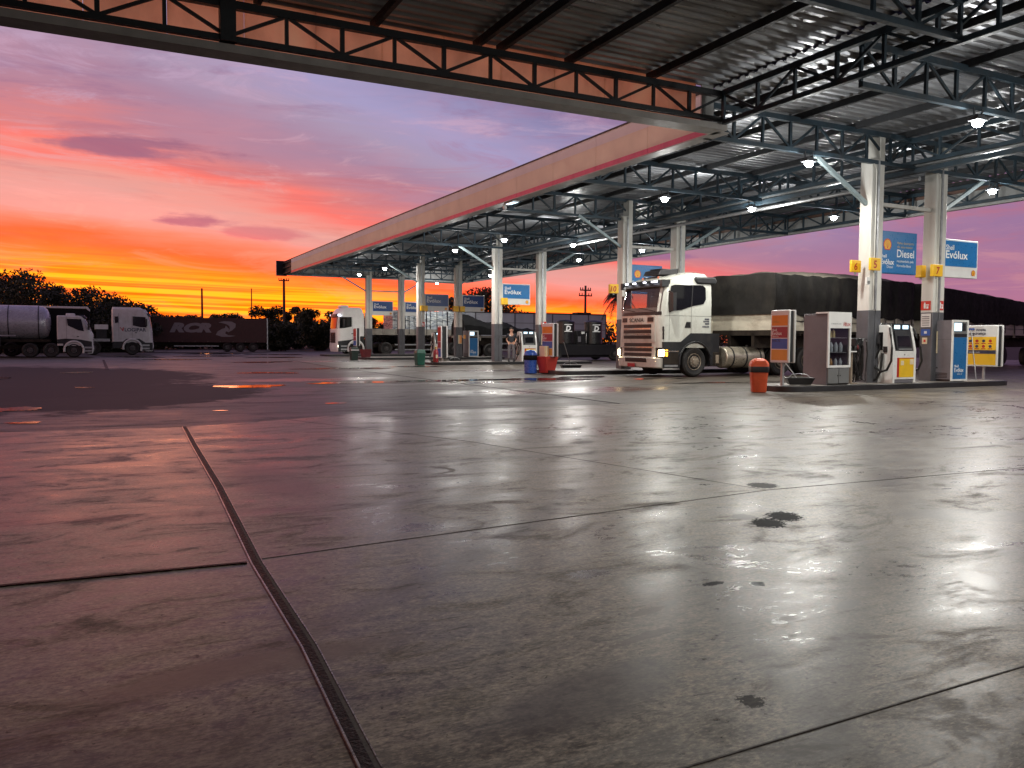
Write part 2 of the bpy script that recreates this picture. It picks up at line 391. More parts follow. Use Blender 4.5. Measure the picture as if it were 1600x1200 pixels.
# three small dark purple clouds
def blob(cxx, czz, rx, rz, col, k):
    global skyc
    dx = T.math('DIVIDE', T.math('SUBTRACT', az, cxx), rx); dz = T.math('DIVIDE', T.math('SUBTRACT', Z, czz), rz)
    d = T.math('ADD', T.math('ADD', T.math('MULTIPLY', dx, dx), T.math('MULTIPLY', dz, dz)), T.math('ADD', T.math('MULTIPLY', T.math('SUBTRACT', nD, .5), 4.5), T.math('MULTIPLY', T.math('SUBTRACT', nE, .5), 3.0)))
    skyc = T.mix(T.mapr(d, 1.3, .1, 0, k, True), skyc, lin(*col))
blob(.055, .205, .09, .012, (142, 92, 122), .85)
blob(.105, .134, .04, .008, (150, 84, 116), .8)
blob(.185, .122, .05, .008, (178, 92, 112), .6)
blob(.62, .10, .06, .006, (120, 88, 140), .6)
skyc = T.mix(T.mapr(nD, .45, .75, 0, .12), skyc, lin(236, 150, 150))
# the sunset band is far brighter than a picture can show in red
glow = T.math('MULTIPLY', T.mapr(zz, .17, .085, 0, 1, True), side)
skyc = T.mix(glow, skyc, (2.0, 1.12, 1.0, 1), 'MULTIPLY')
lm = T.math('MULTIPLY', T.mapr(az, -.3, -1.05, 0, 1, True), T.mapr(az, -2.7, -1.9, 0, 1, True))  # unseen sky left of the view, brightness added to light fascia, cab and floor
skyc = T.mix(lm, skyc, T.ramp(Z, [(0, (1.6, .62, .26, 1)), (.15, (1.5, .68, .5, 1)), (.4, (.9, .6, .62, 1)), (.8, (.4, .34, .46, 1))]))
skyc = T.mix(T.mapr(Z, -.02, 0, 1, 0), skyc, (.02, .016, .018, 1))
ns = T.n('ShaderNodeTexSky'); ns.sky_type = 'NISHITA'; ns.sun_disc = False; ns.sun_elevation = R(.5); ns.sun_rotation = R(1.7); ns.dust_density = 3
bgN = T.n('ShaderNodeBackground'); T.link(ns.outputs[0], bgN.inputs[0]); bgN.inputs[1].default_value = .012
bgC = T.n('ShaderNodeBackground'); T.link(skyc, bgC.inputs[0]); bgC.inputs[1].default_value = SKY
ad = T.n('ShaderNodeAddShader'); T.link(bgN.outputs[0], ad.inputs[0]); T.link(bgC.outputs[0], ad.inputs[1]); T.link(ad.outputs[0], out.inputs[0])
# the last glow of the sun, low over the horizon
sl = bpy.data.lights.new('sun', 'SUN'); so = bpy.data.objects.new('sun', sl); COL.objects.link(so)
sl.energy = .12; sl.angle = R(14); sl.color = (1, .45, .25)
so.rotation_euler = (R(88), 0, R(180-1.7))

# ------------------------------------------------------------------ ground
def concrete(name, c0, c1, r0, r1, blobs=(), rings=(), stain=1.0, streak=(1.0, 2.0, 1), spec=.5):
    m = bpy.data.materials.new(name); m.use_nodes = True; t = NT(m.node_tree); b = m.node_tree.nodes['Principled BSDF']
    P = t.n('ShaderNodeTexCoord').outputs['Object']
    big = t.noise(P, .38, 9, .68, .7)
    mid = t.noise(t.mapping(P, loc=(2, 9, 0), rot=(0, 0, R(-22)), scale=streak), 1.15, 10, .68, 1.1)
    mott = t.noise(t.mapping(P, loc=(1, 2, 0), rot=(0, 0, R(12)), scale=(1, 1.7, 1)), 11, 9, .75, .5)
    grit = t.noise(P, 55, 4, .75)
    scr = t.noise(t.mapping(P, loc=(7, 3, 0), rot=(0, 0, R(-13)), scale=(1.1, 9, 1)), 1.9, 8, .75, 1.0)
    scr2 = t.noise(t.mapping(P, loc=(3, 8, 0), rot=(0, 0, R(31)), scale=(1.1, 11, 1)), 1.5, 8, .75, .9)
    f = t.math('ADD', t.math('MULTIPLY', big, .42), t.math('ADD', t.math('MULTIPLY', mid, .33), t.math('MULTIPLY', mott, .25)))
    col = t.ramp(f, [(.40, (*c0, 1)), (.47, (*[a*.6+e*.4 for a, e in zip(c0, c1)], 1)), (.53, (*[a*.25+e*.75 for a, e in zip(c0, c1)], 1)), (.6, (*c1, 1))])
    dk = (c0[0]*.45, c0[1]*.37, c0[2]*.3, 1)
    col = t.mix(t.mapr(mott, .35, .5, .85, 0), col, dk)
    col = t.mix(t.mapr(mott, .54, .68, 0, .5), col, (c1[0]*1.4, c1[1]*1.36, c1[2]*1.28, 1))
    brown = (c0[0]*.55, c0[1]*.4, c0[2]*.3, 1)
    s1 = t.mapr(t.math('MULTIPLY_ADD', mott, .3, mid), .68, .8, 0, .7*stain, True)
    col = t.mix(s1, col, brown)
    s2 = t.mapr(t.math('MULTIPLY_ADD', grit, .12, t.math('MAXIMUM', scr, scr2)), .645, .74, 0, .8*stain, True)
    col = t.mix(s2, col, brown)
    spots = t.mapr(t.noise(t.mapping(P, loc=(5, 5, 0), scale=(1, 1.5, 1)), 4.2, 6, .7), .615, .67, 0, .75*stain, True)
    col = t.mix(spots, col, dk)
    fine2 = t.noise(t.mapping(P, loc=(4, 1, 0), rot=(0, 0, R(9)), scale=(1, 2.2, 1)), 38, 6, .75)
    col = t.mix(t.mapr(fine2, .36, .51, .75, 0), col, dk); col = t.mix(t.mapr(fine2, .53, .66, 0, .5), col, (c1[0]*1.5, c1[1]*1.45, c1[2]*1.36, 1))
    pits = t.mapr(t.noise(P, 26, 3, .6), .665, .71, 0, .85*stain, True)
    col = t.mix(pits, col, dk)
    col = t.mix(t.mapr(grit, .35, .65, .35, 0), col, (0, 0, 0, 1))
    rg = t.math('ADD', t.math('MULTIPLY', mid, .4), t.math('ADD', t.math('MULTIPLY', big, .35), t.math('MULTIPLY', mott, .3)))
    rough = t.mapr(rg, .42, .64, r0, r1)
    rough = t.math('ADD', rough, t.math('MULTIPLY', t.math('ADD', s1, t.math('ADD', s2, pits)), .15))
    for (rx_, ry_, rad, wd_, k) in rings:
        sb = t.n('ShaderNodeVectorMath', operation='DISTANCE'); t.link(P, sb.inputs[0]); sb.inputs[1].default_value = (rx_, ry_, 0)
        dd = t.math('ABSOLUTE', t.math('SUBTRACT', sb.outputs['Value'], rad))
        pat = t.mapr(t.math('ADD', mid, t.math('MULTIPLY', mott, .6)), .66, .92, 0, 1)
        col = t.mix(t.math('MULTIPLY', t.mapr(dd, wd_, wd_*.35, 0, k, True), pat), col, dk)
    specv = t.mapr(f, .4, .6, spec*.5, spec*.9)
    mask = None
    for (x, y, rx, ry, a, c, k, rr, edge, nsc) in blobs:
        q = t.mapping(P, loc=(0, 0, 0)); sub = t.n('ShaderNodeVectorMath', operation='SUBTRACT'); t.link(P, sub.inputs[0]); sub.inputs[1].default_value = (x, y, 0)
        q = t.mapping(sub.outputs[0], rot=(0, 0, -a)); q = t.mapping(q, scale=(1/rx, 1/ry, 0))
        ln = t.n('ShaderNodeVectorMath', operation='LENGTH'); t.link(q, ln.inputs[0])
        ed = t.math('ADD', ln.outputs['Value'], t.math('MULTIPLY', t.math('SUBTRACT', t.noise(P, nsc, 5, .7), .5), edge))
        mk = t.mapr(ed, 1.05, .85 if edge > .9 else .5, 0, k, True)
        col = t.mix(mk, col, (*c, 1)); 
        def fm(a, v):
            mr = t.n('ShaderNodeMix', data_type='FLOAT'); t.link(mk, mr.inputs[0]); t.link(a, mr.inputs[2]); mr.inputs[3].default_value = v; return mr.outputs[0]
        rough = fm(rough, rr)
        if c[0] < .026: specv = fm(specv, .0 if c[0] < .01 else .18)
    t.link(col, b.inputs['Base Color']); t.link(rough, b.inputs['Roughness']); t.link(specv, b.inputs['Specular IOR Level'])
    bp = t.n('ShaderNodeBump'); bp.inputs['Strength'].default_value = .07; bp.inputs['Distance'].default_value = .004
    t.link(t.math('ADD', t.math('MULTIPLY', mott, .7), t.math('ADD', t.math('MULTIPLY', grit, .35), t.math('MULTIPLY', mid, .8))), bp.inputs['Height']); t.link(bp.outputs[0], b.inputs['Normal'])
    M[name] = m
A_ = .78   # across the line of sight of the right-hand stains
concrete('concrete_near', (.047, .037, .027), (.27, .225, .17), .24, .52, rings=[(-6, 14, 12.6, .13, .75), (-6, 14, 14.6, .13, .75), (16, -4, 13.2, .12, .7), (16, -4, 15.1, .12, .7), (5, 30, 22.5, .14, .7), (5, 30, 24.4, .14, .7)], blobs=[
    (4.27, 4.17, .125, .165, -.75, (.004, .004, .005), .97, .5, 1.9, 40), (4.01, 4.06, .12, .16, -.75, (.004, .004, .005), .97, .5, 1.9, 40), (4.0, 4.28, .09, .1, -.7, (.035, .028, .024), .8, .4, 1.4, 30),
    (5.03, 5.16, .13, .14, -.75, (.009, .008, .01), .9, .5, 1.7, 42), (1.96, 2.04, .05, .05, 0, (.008, .008, .009), .85, .5, 2.6, 60),
    (2.29, 3.57, .13, .07, 0, (.04, .04, .042), .75, .2, 2.4, 50), (4.03, 2.6, .16, .09, A_, (.05, .032, .02), .7, .3, 1.3, 14),
    (2.95, 3.05, .04, .04, 0, (.01, .01, .012), .9, .1, 1.6, 40), (1.5, 2.33, .55, .22, .25, (.05, .042, .038), .72, .3, .7, 5),
    (.5, 3.1, .75, .14, .05, (.09, .066, .042), .75, .4, .6, 5), (0.1, 2.5, .6, .3, 0, (.06, .05, .046), .4, .4, .6, 4),
    (0., 8.75, 1.1, .14, .02, (.03, .022, .02), .8, .3, .9, 6), (1.35, 7.2, .4, 1.2, .1, (.05, .036, .028), .6, .4, .8, 5),
    (5.6, 3.55, .9, .28, -.55, (.045, .036, .03), .6, .35, .9, 5), (5.8, 5.0, .7, .3, -.4, (.06, .05, .043), .5, .3, .8, 5),
    (6.9, 6.6, .9, .3, -.3, (.07, .058, .05), .45, .35, .8, 5), (2.75, 3.15, .07, .03, 0, (.02, .022, .024), .8, .1, 2.6, 70), (3.1, 2.62, .1, .04, .3, (.03, .02, .015), .8, .3, 2.4, 60), (2.0, 2.7, .2, .03, .2, (.045, .026, .018), .8, .35, 2.2, 40),
    (2.2, 2.95, .12, .03, .2, (.05, .028, .018), .8, .4, 1.1, 25), (2.7, 2.6, .05, .03, .2, (.05, .028, .018), .8, .4, 1.1, 25),
    (4.5, 11.2, 2.6, .25, .1, (.06, .045, .04), .45, .4, .9, 3)])
concrete('concrete_far', (.05, .041, .033), (.15, .129, .104), .36, .66, stain=1.0, streak=(.5, 1.6, 1), rings=[(2, 40, 24.3, .22, .8), (2, 40, 22.1, .22, .8), (30, 2, 22, .25, .8), (30, 2, 19.8, .25, .8)], blobs=[
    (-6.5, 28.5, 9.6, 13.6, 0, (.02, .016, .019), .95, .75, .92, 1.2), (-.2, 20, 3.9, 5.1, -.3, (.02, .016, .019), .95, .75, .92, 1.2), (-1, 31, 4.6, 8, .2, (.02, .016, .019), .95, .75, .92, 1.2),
    (10.5, 17.3, 4.5, 1.4, 0, (.06, .05, .042), .6, .12, .8, 1.2), (11, 21.5, 4.0, .8, 0, (.05, .042, .036), .7, .08, .9, 1.2), (14, 30, 4, 1.0, 0, (.05, .04, .036), .6, .12, .9, 1), (6, 25, 3, 1.2, .1, (.06, .045, .04), .5, .1, .9, 1),
    (13, 46, 4, 1.5, 0, (.05, .04, .036), .6, .12, .9, .8), (19, 18.5, 3.5, .8, 0, (.04, .032, .028), .6, .14, .9, 1.4)])
concrete('dirt_asphalt', (.03, .026, .024), (.06, .05, .046), .6, .9, stain=.4, spec=.2)
def sheet(name, poly, z, mat, kind='structure', sub=0):
    mb = MB(); mb.add([(x, y, z) for x, y in poly], [tuple(range(len(poly)))], mat); o = mb.build(name); o['kind'] = kind; return o
sheet('ground', [(-900, -300), (900, -300), (900, 1500), (-900, 1500)], -.012, 'dirt_asphalt')
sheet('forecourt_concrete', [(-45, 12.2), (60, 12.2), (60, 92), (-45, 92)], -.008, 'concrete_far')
sheet('near_slab', [(-30, -20), (60, -20), (60, 13.3), (14, 13.2), (9.5, 13.13), (6.7, 13.15), (4.41, 13.42), (2.61, 12.62), (1.07, 12.1), (-1.09, 12.36), (-30, 12.6)], -.004, 'concrete_near')
def wob(pts, amp, n=6, seed=1):
    rnd = random.Random(seed); o = []
    for i in range(len(pts)):
        a, b = Vector(pts[i]), Vector(pts[(i+1) % len(pts)])
        for k in range(n):
            p = a.lerp(b, k/n); o.append((p.x+rnd.uniform(-amp, amp), p.y+rnd.uniform(-amp, amp)))
    return o
def puddle(cx, cy, rx, ry, seed, ang=0.0):
    rnd = random.Random(seed); ph = [rnd.uniform(0, 6.3) for _ in range(5)]; pts = []
    for i in range(56):
        a = 2*PI*i/56; r = 1+.22*math.sin(2*a+ph[0])+.16*math.sin(3*a+ph[1])+.12*math.sin(5*a+ph[2])+.07*math.sin(9*a+ph[3])+.04*math.sin(15*a+ph[4])
        x, y = rx*r*math.cos(a), ry*r*math.sin(a)
        pts.append((cx+x*math.cos(ang)-y*math.sin(ang), cy+x*math.sin(ang)+y*math.cos(ang)))
    sheet('puddle', pts, .001, 'water')
for i, p in enumerate([(6.7, 22.8, 1.1, .6), (9.8, 22.9, 1.7, .6), (12.6, 22.6, 1.7, .7), (14.8, 23.6, 1.1, .4), (-1.5, 16.3, .55, .65), (3.6, 21.9, .7, .75),
                       (4.1, 15.45, .18, .08), (-.25, 22.8, .22, .2), (5.6, 30.5, .9, .7), (1.9, 14.6, .1, .05),
                       (9.5, 34, 1.6, .8), (13, 35.5, 1.4, .6), (8, 45, 1.5, 1.1), (4, 52, 1.6, 1.3), (2.5, 60, 1.6, 2), (7.6, 62, 2.0, 2.0), (11, 57, 2, 1.4), (-.5, 33, .5, .6), (-3, 29, .7, .7),
                       (15.9, 21.6, .5, .18), (17.2, 21.5, .3, .12), (-.9, 13.6, .25, .12), (13.2, 67, 1.8, 2.2), (9, 72, 3, 2.4), (16, 18.9, 1.4, .14)]):
    puddle(*p, seed=i+3)
# joints between the slabs
def joint(pts, wd, mat, name='floor_joint', z=.0, h=.003):
    mb = MB()
    for a, b in zip(pts[:-1], pts[1:]): mb.beam((a[0], a[1], z), (b[0], b[1], z), wd, h*2, mat)
    return struct(mb.build(name))
pm('joint_rubber', (.008, .007, .009), .5, var=.4, bump=.4, scale=12); M['joint_rubber'].node_tree.nodes['Principled BSDF'].inputs['Specular IOR Level'].default_value = .05
pm('joint_metal', (.3, .27, .25), .3, .6, var=.5, scale=9)
pm('joint_fine', (.03, .023, .018), .8, var=.4, scale=6)
pm('joint_edge', (.03, .022, .017), .75, var=.5, scale=14, dirt=(.03, .02, .018), dirt_amt=.9)
jl = [(1.09, 12.06), (.985, 9.6), (.89, 7.05), (.76, 4.52), (.73, 3.19), (.67, 2.21), (.6, .8), (.5, -3)]
joint(jl, .034, 'joint_rubber', 'expansion_joint', h=.004)
joint([(x+.026, y) for x, y in jl], .016, 'joint_edge', 'joint_lip', h=.002)
joint([(x-.022, y) for x, y in jl], .007, 'joint_metal', 'joint_lip', h=.005)
joint([(x+.0365, y) for x, y in jl], .004, 'joint_metal', 'joint_lip', h=.004)
joint([(.72, 4.56), (-.43, 4.65), (-9, 5.0)], .028, 'joint_rubber')
joint([(.79, 4.61), (2.44, 4.76), (4.91, 4.98), (8.09, 4.8), (20, 4.6)], .009, 'joint_fine', z=-.003, h=.0012)
joint([(.65, 1.79), (3.09, 1.81), (12, 1.9)], .007, 'joint_fine', z=-.003, h=.0015)
joint([(4.9, 4.98), (4.0, 9), (2.6, 12.6)], .006, 'joint_fine', z=-.003, h=.001)
joint([(14.8, 14.0), (17.15, 10.2), (18.6, 7.0)], .012, 'joint_fine', z=-.003, h=.001)
joint([(9.4, 13.0), (24, 13.2), (50, 13.4)], .012, 'joint_fine', z=-.003, h=.001)
joint([(.49, 52), (.47, 35.5)], .12, 'joint_rubber')
joint([(10.4, 50), (9.4, 36), (9.1, 13.2)], .03, 'joint_rubber')

# ------------------------------------------------------------------ canopy
FX, FY, BX = 12.67, 14.58, 27.6
ZB, ZT, ZR = 5.98, 6.94, 7.0
def truss(name, p, q, parent, zb=6.12, zt=6.76, step=2.0, mat='steel_blue', cw=.1, parity=0, end_posts=True):
    """flat truss from p to q in plan with posts and diagonals meeting at the lower chord"""
    mb = MB(); p, q = Vector((*p, 0)), Vector((*q, 0)); L = (q-p).length; d = (q-p)/L; n = max(1, round(L/step)); st = L/n
    at = lambda s, z: p + d*s + Vector((0, 0, z))
    mb.beam(at(0, zb), at(L, zb), cw, .1, mat); mb.beam(at(0, zt), at(L, zt), cw*1.15, .13, mat)
    for i in range(2*n+1):
        s = i*st/2; mb.beam(at(s, zb+.05), at(s, zt-.06), .06, .075 if i % 2 else .06, mat)
    for i in range(n):
        c = i*st + st/2
        mb.beam(at(c-st/2+.06, zt-.06), at(c-.02, zb+.05), .045, .055, mat); mb.beam(at(c+st/2-.06, zt-.06), at(c+.02, zb+.05), .045, .055, mat)
    return mb.build(name, parent)
def roof(name, x0, x1, y0, y1, z, parent, per=.27):
    mb = MB(); rows = [[], [], []]; y = y0; prof = []
    while y < y1: prof += [(y, 0), (y+per*.32, 0), (y+per*.45, .05), (y+per*.87, .05)]; y += per
    xs = [x0 + (x1-x0)*i/6 for i in range(7)]
    mb.grid([[(x, yy, z+h) for yy, h in prof] for x in xs], 'roof_metal')
    return mb.build(name, parent, angle=20)
def purlin(x, y0, y1, parent, name='purlin', dz=0):
    mb = MB(); mb.box(x-.012, x+.012, y0, y1, 6.83+dz, 6.985+dz, 'steel_dark'); mb.box(x+.012, x+.075, y0, y1, 6.83+dz, 6.85+dz, 'steel_dark'); return mb.build(name, parent)
# --- the canopy overhead (the photographer stands below it)
oc = thing('overhead_canopy', 'dark steel truss roof overhead with terracotta backed fascia across the top left', 'canopy', (0, 14.5, 0))
K = lambda o: o
def off(o, par):      # keep world placement under a thing that has its own base point
    o.parent = par; o.matrix_parent_inverse = Matrix.Translation(par.location).inverted(); return o
off(roof('roof_sheet', -22, FX+.3, -9, FY+.3, ZR, None), oc)
xs = [-20+2.05*i for i in range(16)] + [7.15]
for x in xs: off(purlin(x, -9, FY+.15, None), oc)
for y in (-4, 2.5, 8.75): off(truss('truss', (-22, y), (FX-.1, y), None, zb=6.12, zt=6.72), oc)
off(truss('truss', (-22, FY-.12), (FX, FY-.12), None, zb=6.17, zt=6.73, step=1.92, mat='steel_dark'), oc)
mb = MB()
xk = -22.0
while xk < FX-.6:
    mb.box(xk, min(xk+1.21, FX-.35), FY+.2, FY+.24, ZB+.1, ZR+.04, 'panel_terracotta'); xk += 1.22
mb.box(FX-.35, FX+.0, FY+.2, FY+.235, ZB+.1, ZR+.04, 'panel_grey')
off(mb.build('fascia_panel', None), oc)
mb = MB(); mb.box(-22, FX+.1, FY-.1, FY+.3, ZB-.03, ZB+.05, 'soffit'); mb.box(-22, FX+.1, FY-.16, FY-.1, ZB-.03, ZB+.1, 'soffit')
off(mb.build('fascia_trim', None), oc)
mb = MB(); mb.box(1.95, 2.2, FY-.22, FY-.02, ZB+.14, ZR, 'steel_dark'); off(mb.build('post', None), oc)
off(truss('truss', (FX-.05, -8.5), (FX-.05, FY-.2), None, zb=6.1, zt=6.74, step=2.1), oc)
# --- the canopy over the pumps
pc = thing('pump_canopy', 'long pump canopy with orange and red striped fascia on white columns', 'canopy', (18.7, 38, 0))
off(roof('roof_sheet', FX+.0, BX+.04, -9, 62.6, ZR-.06, None), pc)
for i in range(8): off(purlin(FX+1.2+1.95*i, -9, 62.5, None, dz=-.065), pc)
TY = [-1.9, 4.5, 10.85, 15.25, 21.05, 26.95, 32.85, 38.2, 43.9, 49.6, 55.2, 60.6]
for y in TY: off(truss('truss', (FX+.12, y), (BX-.2, y), None, zb=6.0, zt=6.74, step=1.86), pc)
for y in TY:     # pale service pipe hung along the lower chord of each truss
    pass
for x, y0 in ((FX+.2, 15.3), (20.0, -8), (BX-.15, -8)): off(truss('truss', (x, y0), (x, 62.3), None, zb=6.1, zt=6.7, step=2.1), pc)
# outer fascia: white, orange and red bands, panel joints every 2.4 m
mb = MB(); y = FY+.25; hz = ZT-ZB
while y < 59.4:
    y2 = min(y+2.41, 59.4); g = .006
    mb.box(FX-.02, FX+.02, y+g, y2-g, ZB+hz*.70, ZT, 'fascia_white'); mb.box(FX-.021, FX+.019, y+g, y2-g, ZB+hz*.14, ZB+hz*.70, 'fascia_orange'); mb.box(FX-.022, FX+.02, y+g, y2-g, ZB, ZB+hz*.14, 'fascia_red')
    y = y2
mb.box(FX-.045, FX+.03, FY+.25, 59.4, ZT, ZT+.035, 'steel_dark')
off(mb.build('fascia_panel', None), pc)
mb = MB(); mb.box(FX-.03, FX+.34, FY+.05, 59.5, ZB-.03, ZB-.004, 'soffit'); off(mb.build('fascia_trim', None), pc)
mb = MB(); mb.box(FX+.1, FX+.2, 59.4, 62.2, ZB, ZT, 'steel_dark'); mb.box(FX-.5, FX+.25, 62.25, 62.4, ZB-.05, ZT+.1, 'fascia_orange'); mb.box(FX-.5, FX+.25, 62.2, 62.25, ZB-.05, ZT+.1, 'steel_dark')
for zz_ in (ZB+.1, ZB+.5, ZB+.85): mb.beam((FX-.02, 59.5, zz_), (FX-.02, 62.2, zz_), .06, .06, 'steel_dark')
off(mb.build('fascia_return', None), pc)
mb = MB(); mb.box(FX+.25, BX, 62.3, 62.36, ZB, ZT, 'panel_grey'); off(mb.build('end_panel', None), pc)
mb = MB(); mb.box(BX, BX+.05, -9, 62.35, ZB, ZT, 'panel_grey'); mb.box(BX-.12, BX+.06, -9, 62.3, ZB-.03, ZB, 'soffit')
mb.box(BX-.06, BX-.02, 13, 40, ZB+.55, ZT, 'brown_panel')
off(mb.build('back_panel', None), pc)
mb = MB()
for z0, mt in ((6.02, 'galv'), (5.86, 'steel_blue')): mb.box(20.15, 20.34, 11.8, 45, z0, z0+.13, mt)
off(mb.build('cable_tray', None), pc)
mb = MB(); mb.tube([(20.6, 15.4, 5.78), (20.6, 30, 5.8), (20.6, 46, 5.82)], .06, 'galv'); off(mb.build('service_pipe', None), pc)
COLX = (18.72, 21.33); COLY = (15.42, 26.92, 38.4, 49.58, 60.7)
def column(x, y, row, first):
    mb = MB(); s = .205
    mb.box(x-s, x+s*.2, y-s+.03, y+s, .02, 6.1, 'column_white'); mb.box(x+s*.2, x+s*1.1, y-s, y+s-.02, .02, 6.72, 'column_white')
    o = mb.build('column', bevel=.012); off(o, pc)
    b = MB(); b.box(x-s-.004, x+s*.2-.006, y-s+.026, y+s+.004, .03, 2.08, 'column_grey'); b.box(x+s*.2-.008, x+s*1.1+.004, y-s-.004, y+s-.016, .03, 2.08, 'column_grey')
    bo = b.build('base', o, bevel=.01)
    c = MB(); c.box(x-.035, x+.03, y-s-.02, y-s+.03, 2.1, 6.05, 'galv')
    c.tube([(x-.08, y-s+.0, 2.1), (x-.08, y-s+.0, 5.8), (x-.3, y-s, 6.1)], .014, 'column_white')
    c.build('cable_tray', o)
    return o
for y in COLY:
    for r, x in enumerate(COLX): column(x, y, r, y < 16)
for i, y in enumerate(COLY):
    mb = MB(); mb.beam((COLX[0]-.2, y, 4.92), (COLX[0]-2.15, y, 6.0), .09, .1, 'steel_pale'); off(mb.build('brace', None), pc)
    mb = MB(); mb.beam((COLX[1]+.22, y, 4.92), (COLX[1]+2.15, y, 6.0), .09, .1, 'steel_pale'); off(mb.build('brace', None), pc)
    mb = MB(); mb.beam((COLX[0]+.2, y, 4.95), (COLX[1]-.2, y, 4.95), .08, .1, 'column_white'); off(mb.build('tie_beam', None), pc)
# ------------------------------------------------------------------ lamps
def make_lamp():
    r = thing('floodlight', 'x', 'floodlight', group='lit floodlights under the pump canopy')
    mb = MB(); mb.box(-.17, .17, -.12, .12, .0, .07, 'lamp_body'); mb.box(-.1, .1, -.08, .08, .07, .11, 'lamp_body'); mb.build('housing', r, bevel=.01)
    mb = MB(); mb.beam((-.13, 0, .1), (-.13, 0, .26), .02, .03, 'lamp_body'); mb.beam((.13, 0, .1), (.13, 0, .26), .02, .03, 'lamp_body'); mb.build('bracket', r)
    mb = MB(); mb.lathe([(.1, 0), (.105, -.03), (.095, -.075), (.06, -.11), (.001, -.12)], 'lamp_lens', 18); mb.build('lens', r)
    return r
LD = bpy.data.lights.new('lamp', 'SPOT'); LD.energy = LAMP; LD.spot_size = R(172); LD.spot_blend = .35; LD.shadow_soft_size = .11; LD.color = (1, .97, .88)
LG_ = bpy.data.lights.new('lamp_glow', 'POINT'); LG_.energy = GLOW; LG_.shadow_soft_size = .13; LG_.color = (1, .98, .93)
lamp0 = None
LAMPS = [((16.1, 10.75), 'lit floodlight largest and nearest, highest of all at the top right'), ((16.05, 15.12), 'lit floodlight beside the top of the long brace left of column five and six'),
         ((23.7, 15.3), 'lit floodlight on the far right edge, right of column seven'), ((16.1, 21.0), 'lit floodlight above left of the white and dark truck, over its windscreen side'),
         ((19.85, 21.15), 'middle floodlight of the three in the row above the white truck cab'), ((23.8, 21.2), 'lit floodlight just left of the column with the six and five boxes'),
         ((16.4, 32.9), 'lit floodlight touching the top of the third column from the left front row'), ((20.05, 33.0), 'lit floodlight right of the third front column, above the hanging blue signs'),
         ((24.2, 33.3), 'lit floodlight between the tall pair of columns behind the white cab'), ((16.2, 38.0), 'lit floodlight left of the third front column at the head of a long brace'),
         ((24.0, 38.9), 'lit floodlight low and right, just past the column beside the blue bin'), ((24.4, 51.1), 'lit floodlight tight against the left side of the third front column'),
         ((16.4, 49.7), 'lit floodlight high left over the pallet truck, right one of two'), ((24.2, 60.4), 'lit floodlight low between the two far columns over the stacked pallets'),
         ((16.4, 55.3), 'small lit floodlight farthest left at the tip of the canopy')]
for i, ((x, y), lb) in enumerate(LAMPS):
    if lamp0 is None: o = lamp0 = make_lamp(); o['label'] = lb
    else: o = copy_thing(lamp0, lb, (0, 0, 0))
    o.location = (x, y, 5.72)
    if i: continue
    lo = bpy.data.objects.new('lamp_light', LD); COL.objects.link(lo); lo.parent = o; lo.location = (0, 0, -.18)
    l2 = bpy.data.objects.new('lamp_glow', LG_); COL.objects.link(l2); l2.parent = o; l2.location = (0, 0, -.34)
# lamps of the same installation outside the frame
for i, (x, y) in enumerate([(16.1, 4.6), (23.7, 10.4), (20.0, 4.6), (4.6, 4.4), (23.7, 4.6)]):
    o = copy_tree(lamp0); o.location = (x, y, 5.72); o['label'] = 'lit floodlight under the canopy outside the picture'; o['group'] = 'floodlights outside the picture'
# ------------------------------------------------------------------ pump islands
def island(x0, x1, y0, y1, label):
    t = thing('pump_island', label, 'pump island', ((x0+x1)/2, (y0+y1)/2, 0), group='raised pump islands')
    a, b, c = (x1-x0)/2, (y1-y0)/2, .5
    def ring(k, z, n=7):
        p = []
        for cx, cy, a0 in ((a-c, -b+c, -90), (a-c, b-c, 0), (-a+c, b-c, 90), (-a+c, -b+c, 180)):
            p += [(cx+(c-k)*math.cos(R(a0+90*i/n)), cy+(c-k)*math.sin(R(a0+90*i/n)), z) for i in range(n+1)]
        return p
    mb = MB(); mb.loft([ring(.05, -.01), ring(.05, .128)], 'island_top'); mb.build('island_top', t)
    mb = MB(); mb.loft([ring(0, -.01), ring(0, .12), ring(.025, .135), ring(.07, .134)], 'kerb_black', caps=False); mb.build('kerb', t)
    return t
IS = [(14.98, 23.9, 14.55, 16.15), (14.9, 23.9, 25.2, 28.1), (14.9, 24.2, 37.4, 39.9), (14.9, 24.5, 48.6, 51), (15.2, 24.5, 59.7, 62)]
for b, l in zip(IS, ['black edged pump island nearest, carrying the glass cabinet and the blue dispenser', 'black edged pump island behind the white cab, with the blue bin before it',
                     'black edged pump island where the attendant stands', 'black edged pump island with the green bin and red extinguisher in front', 'black edged pump island farthest away beside the pallet truck']):
    island(*b, l)
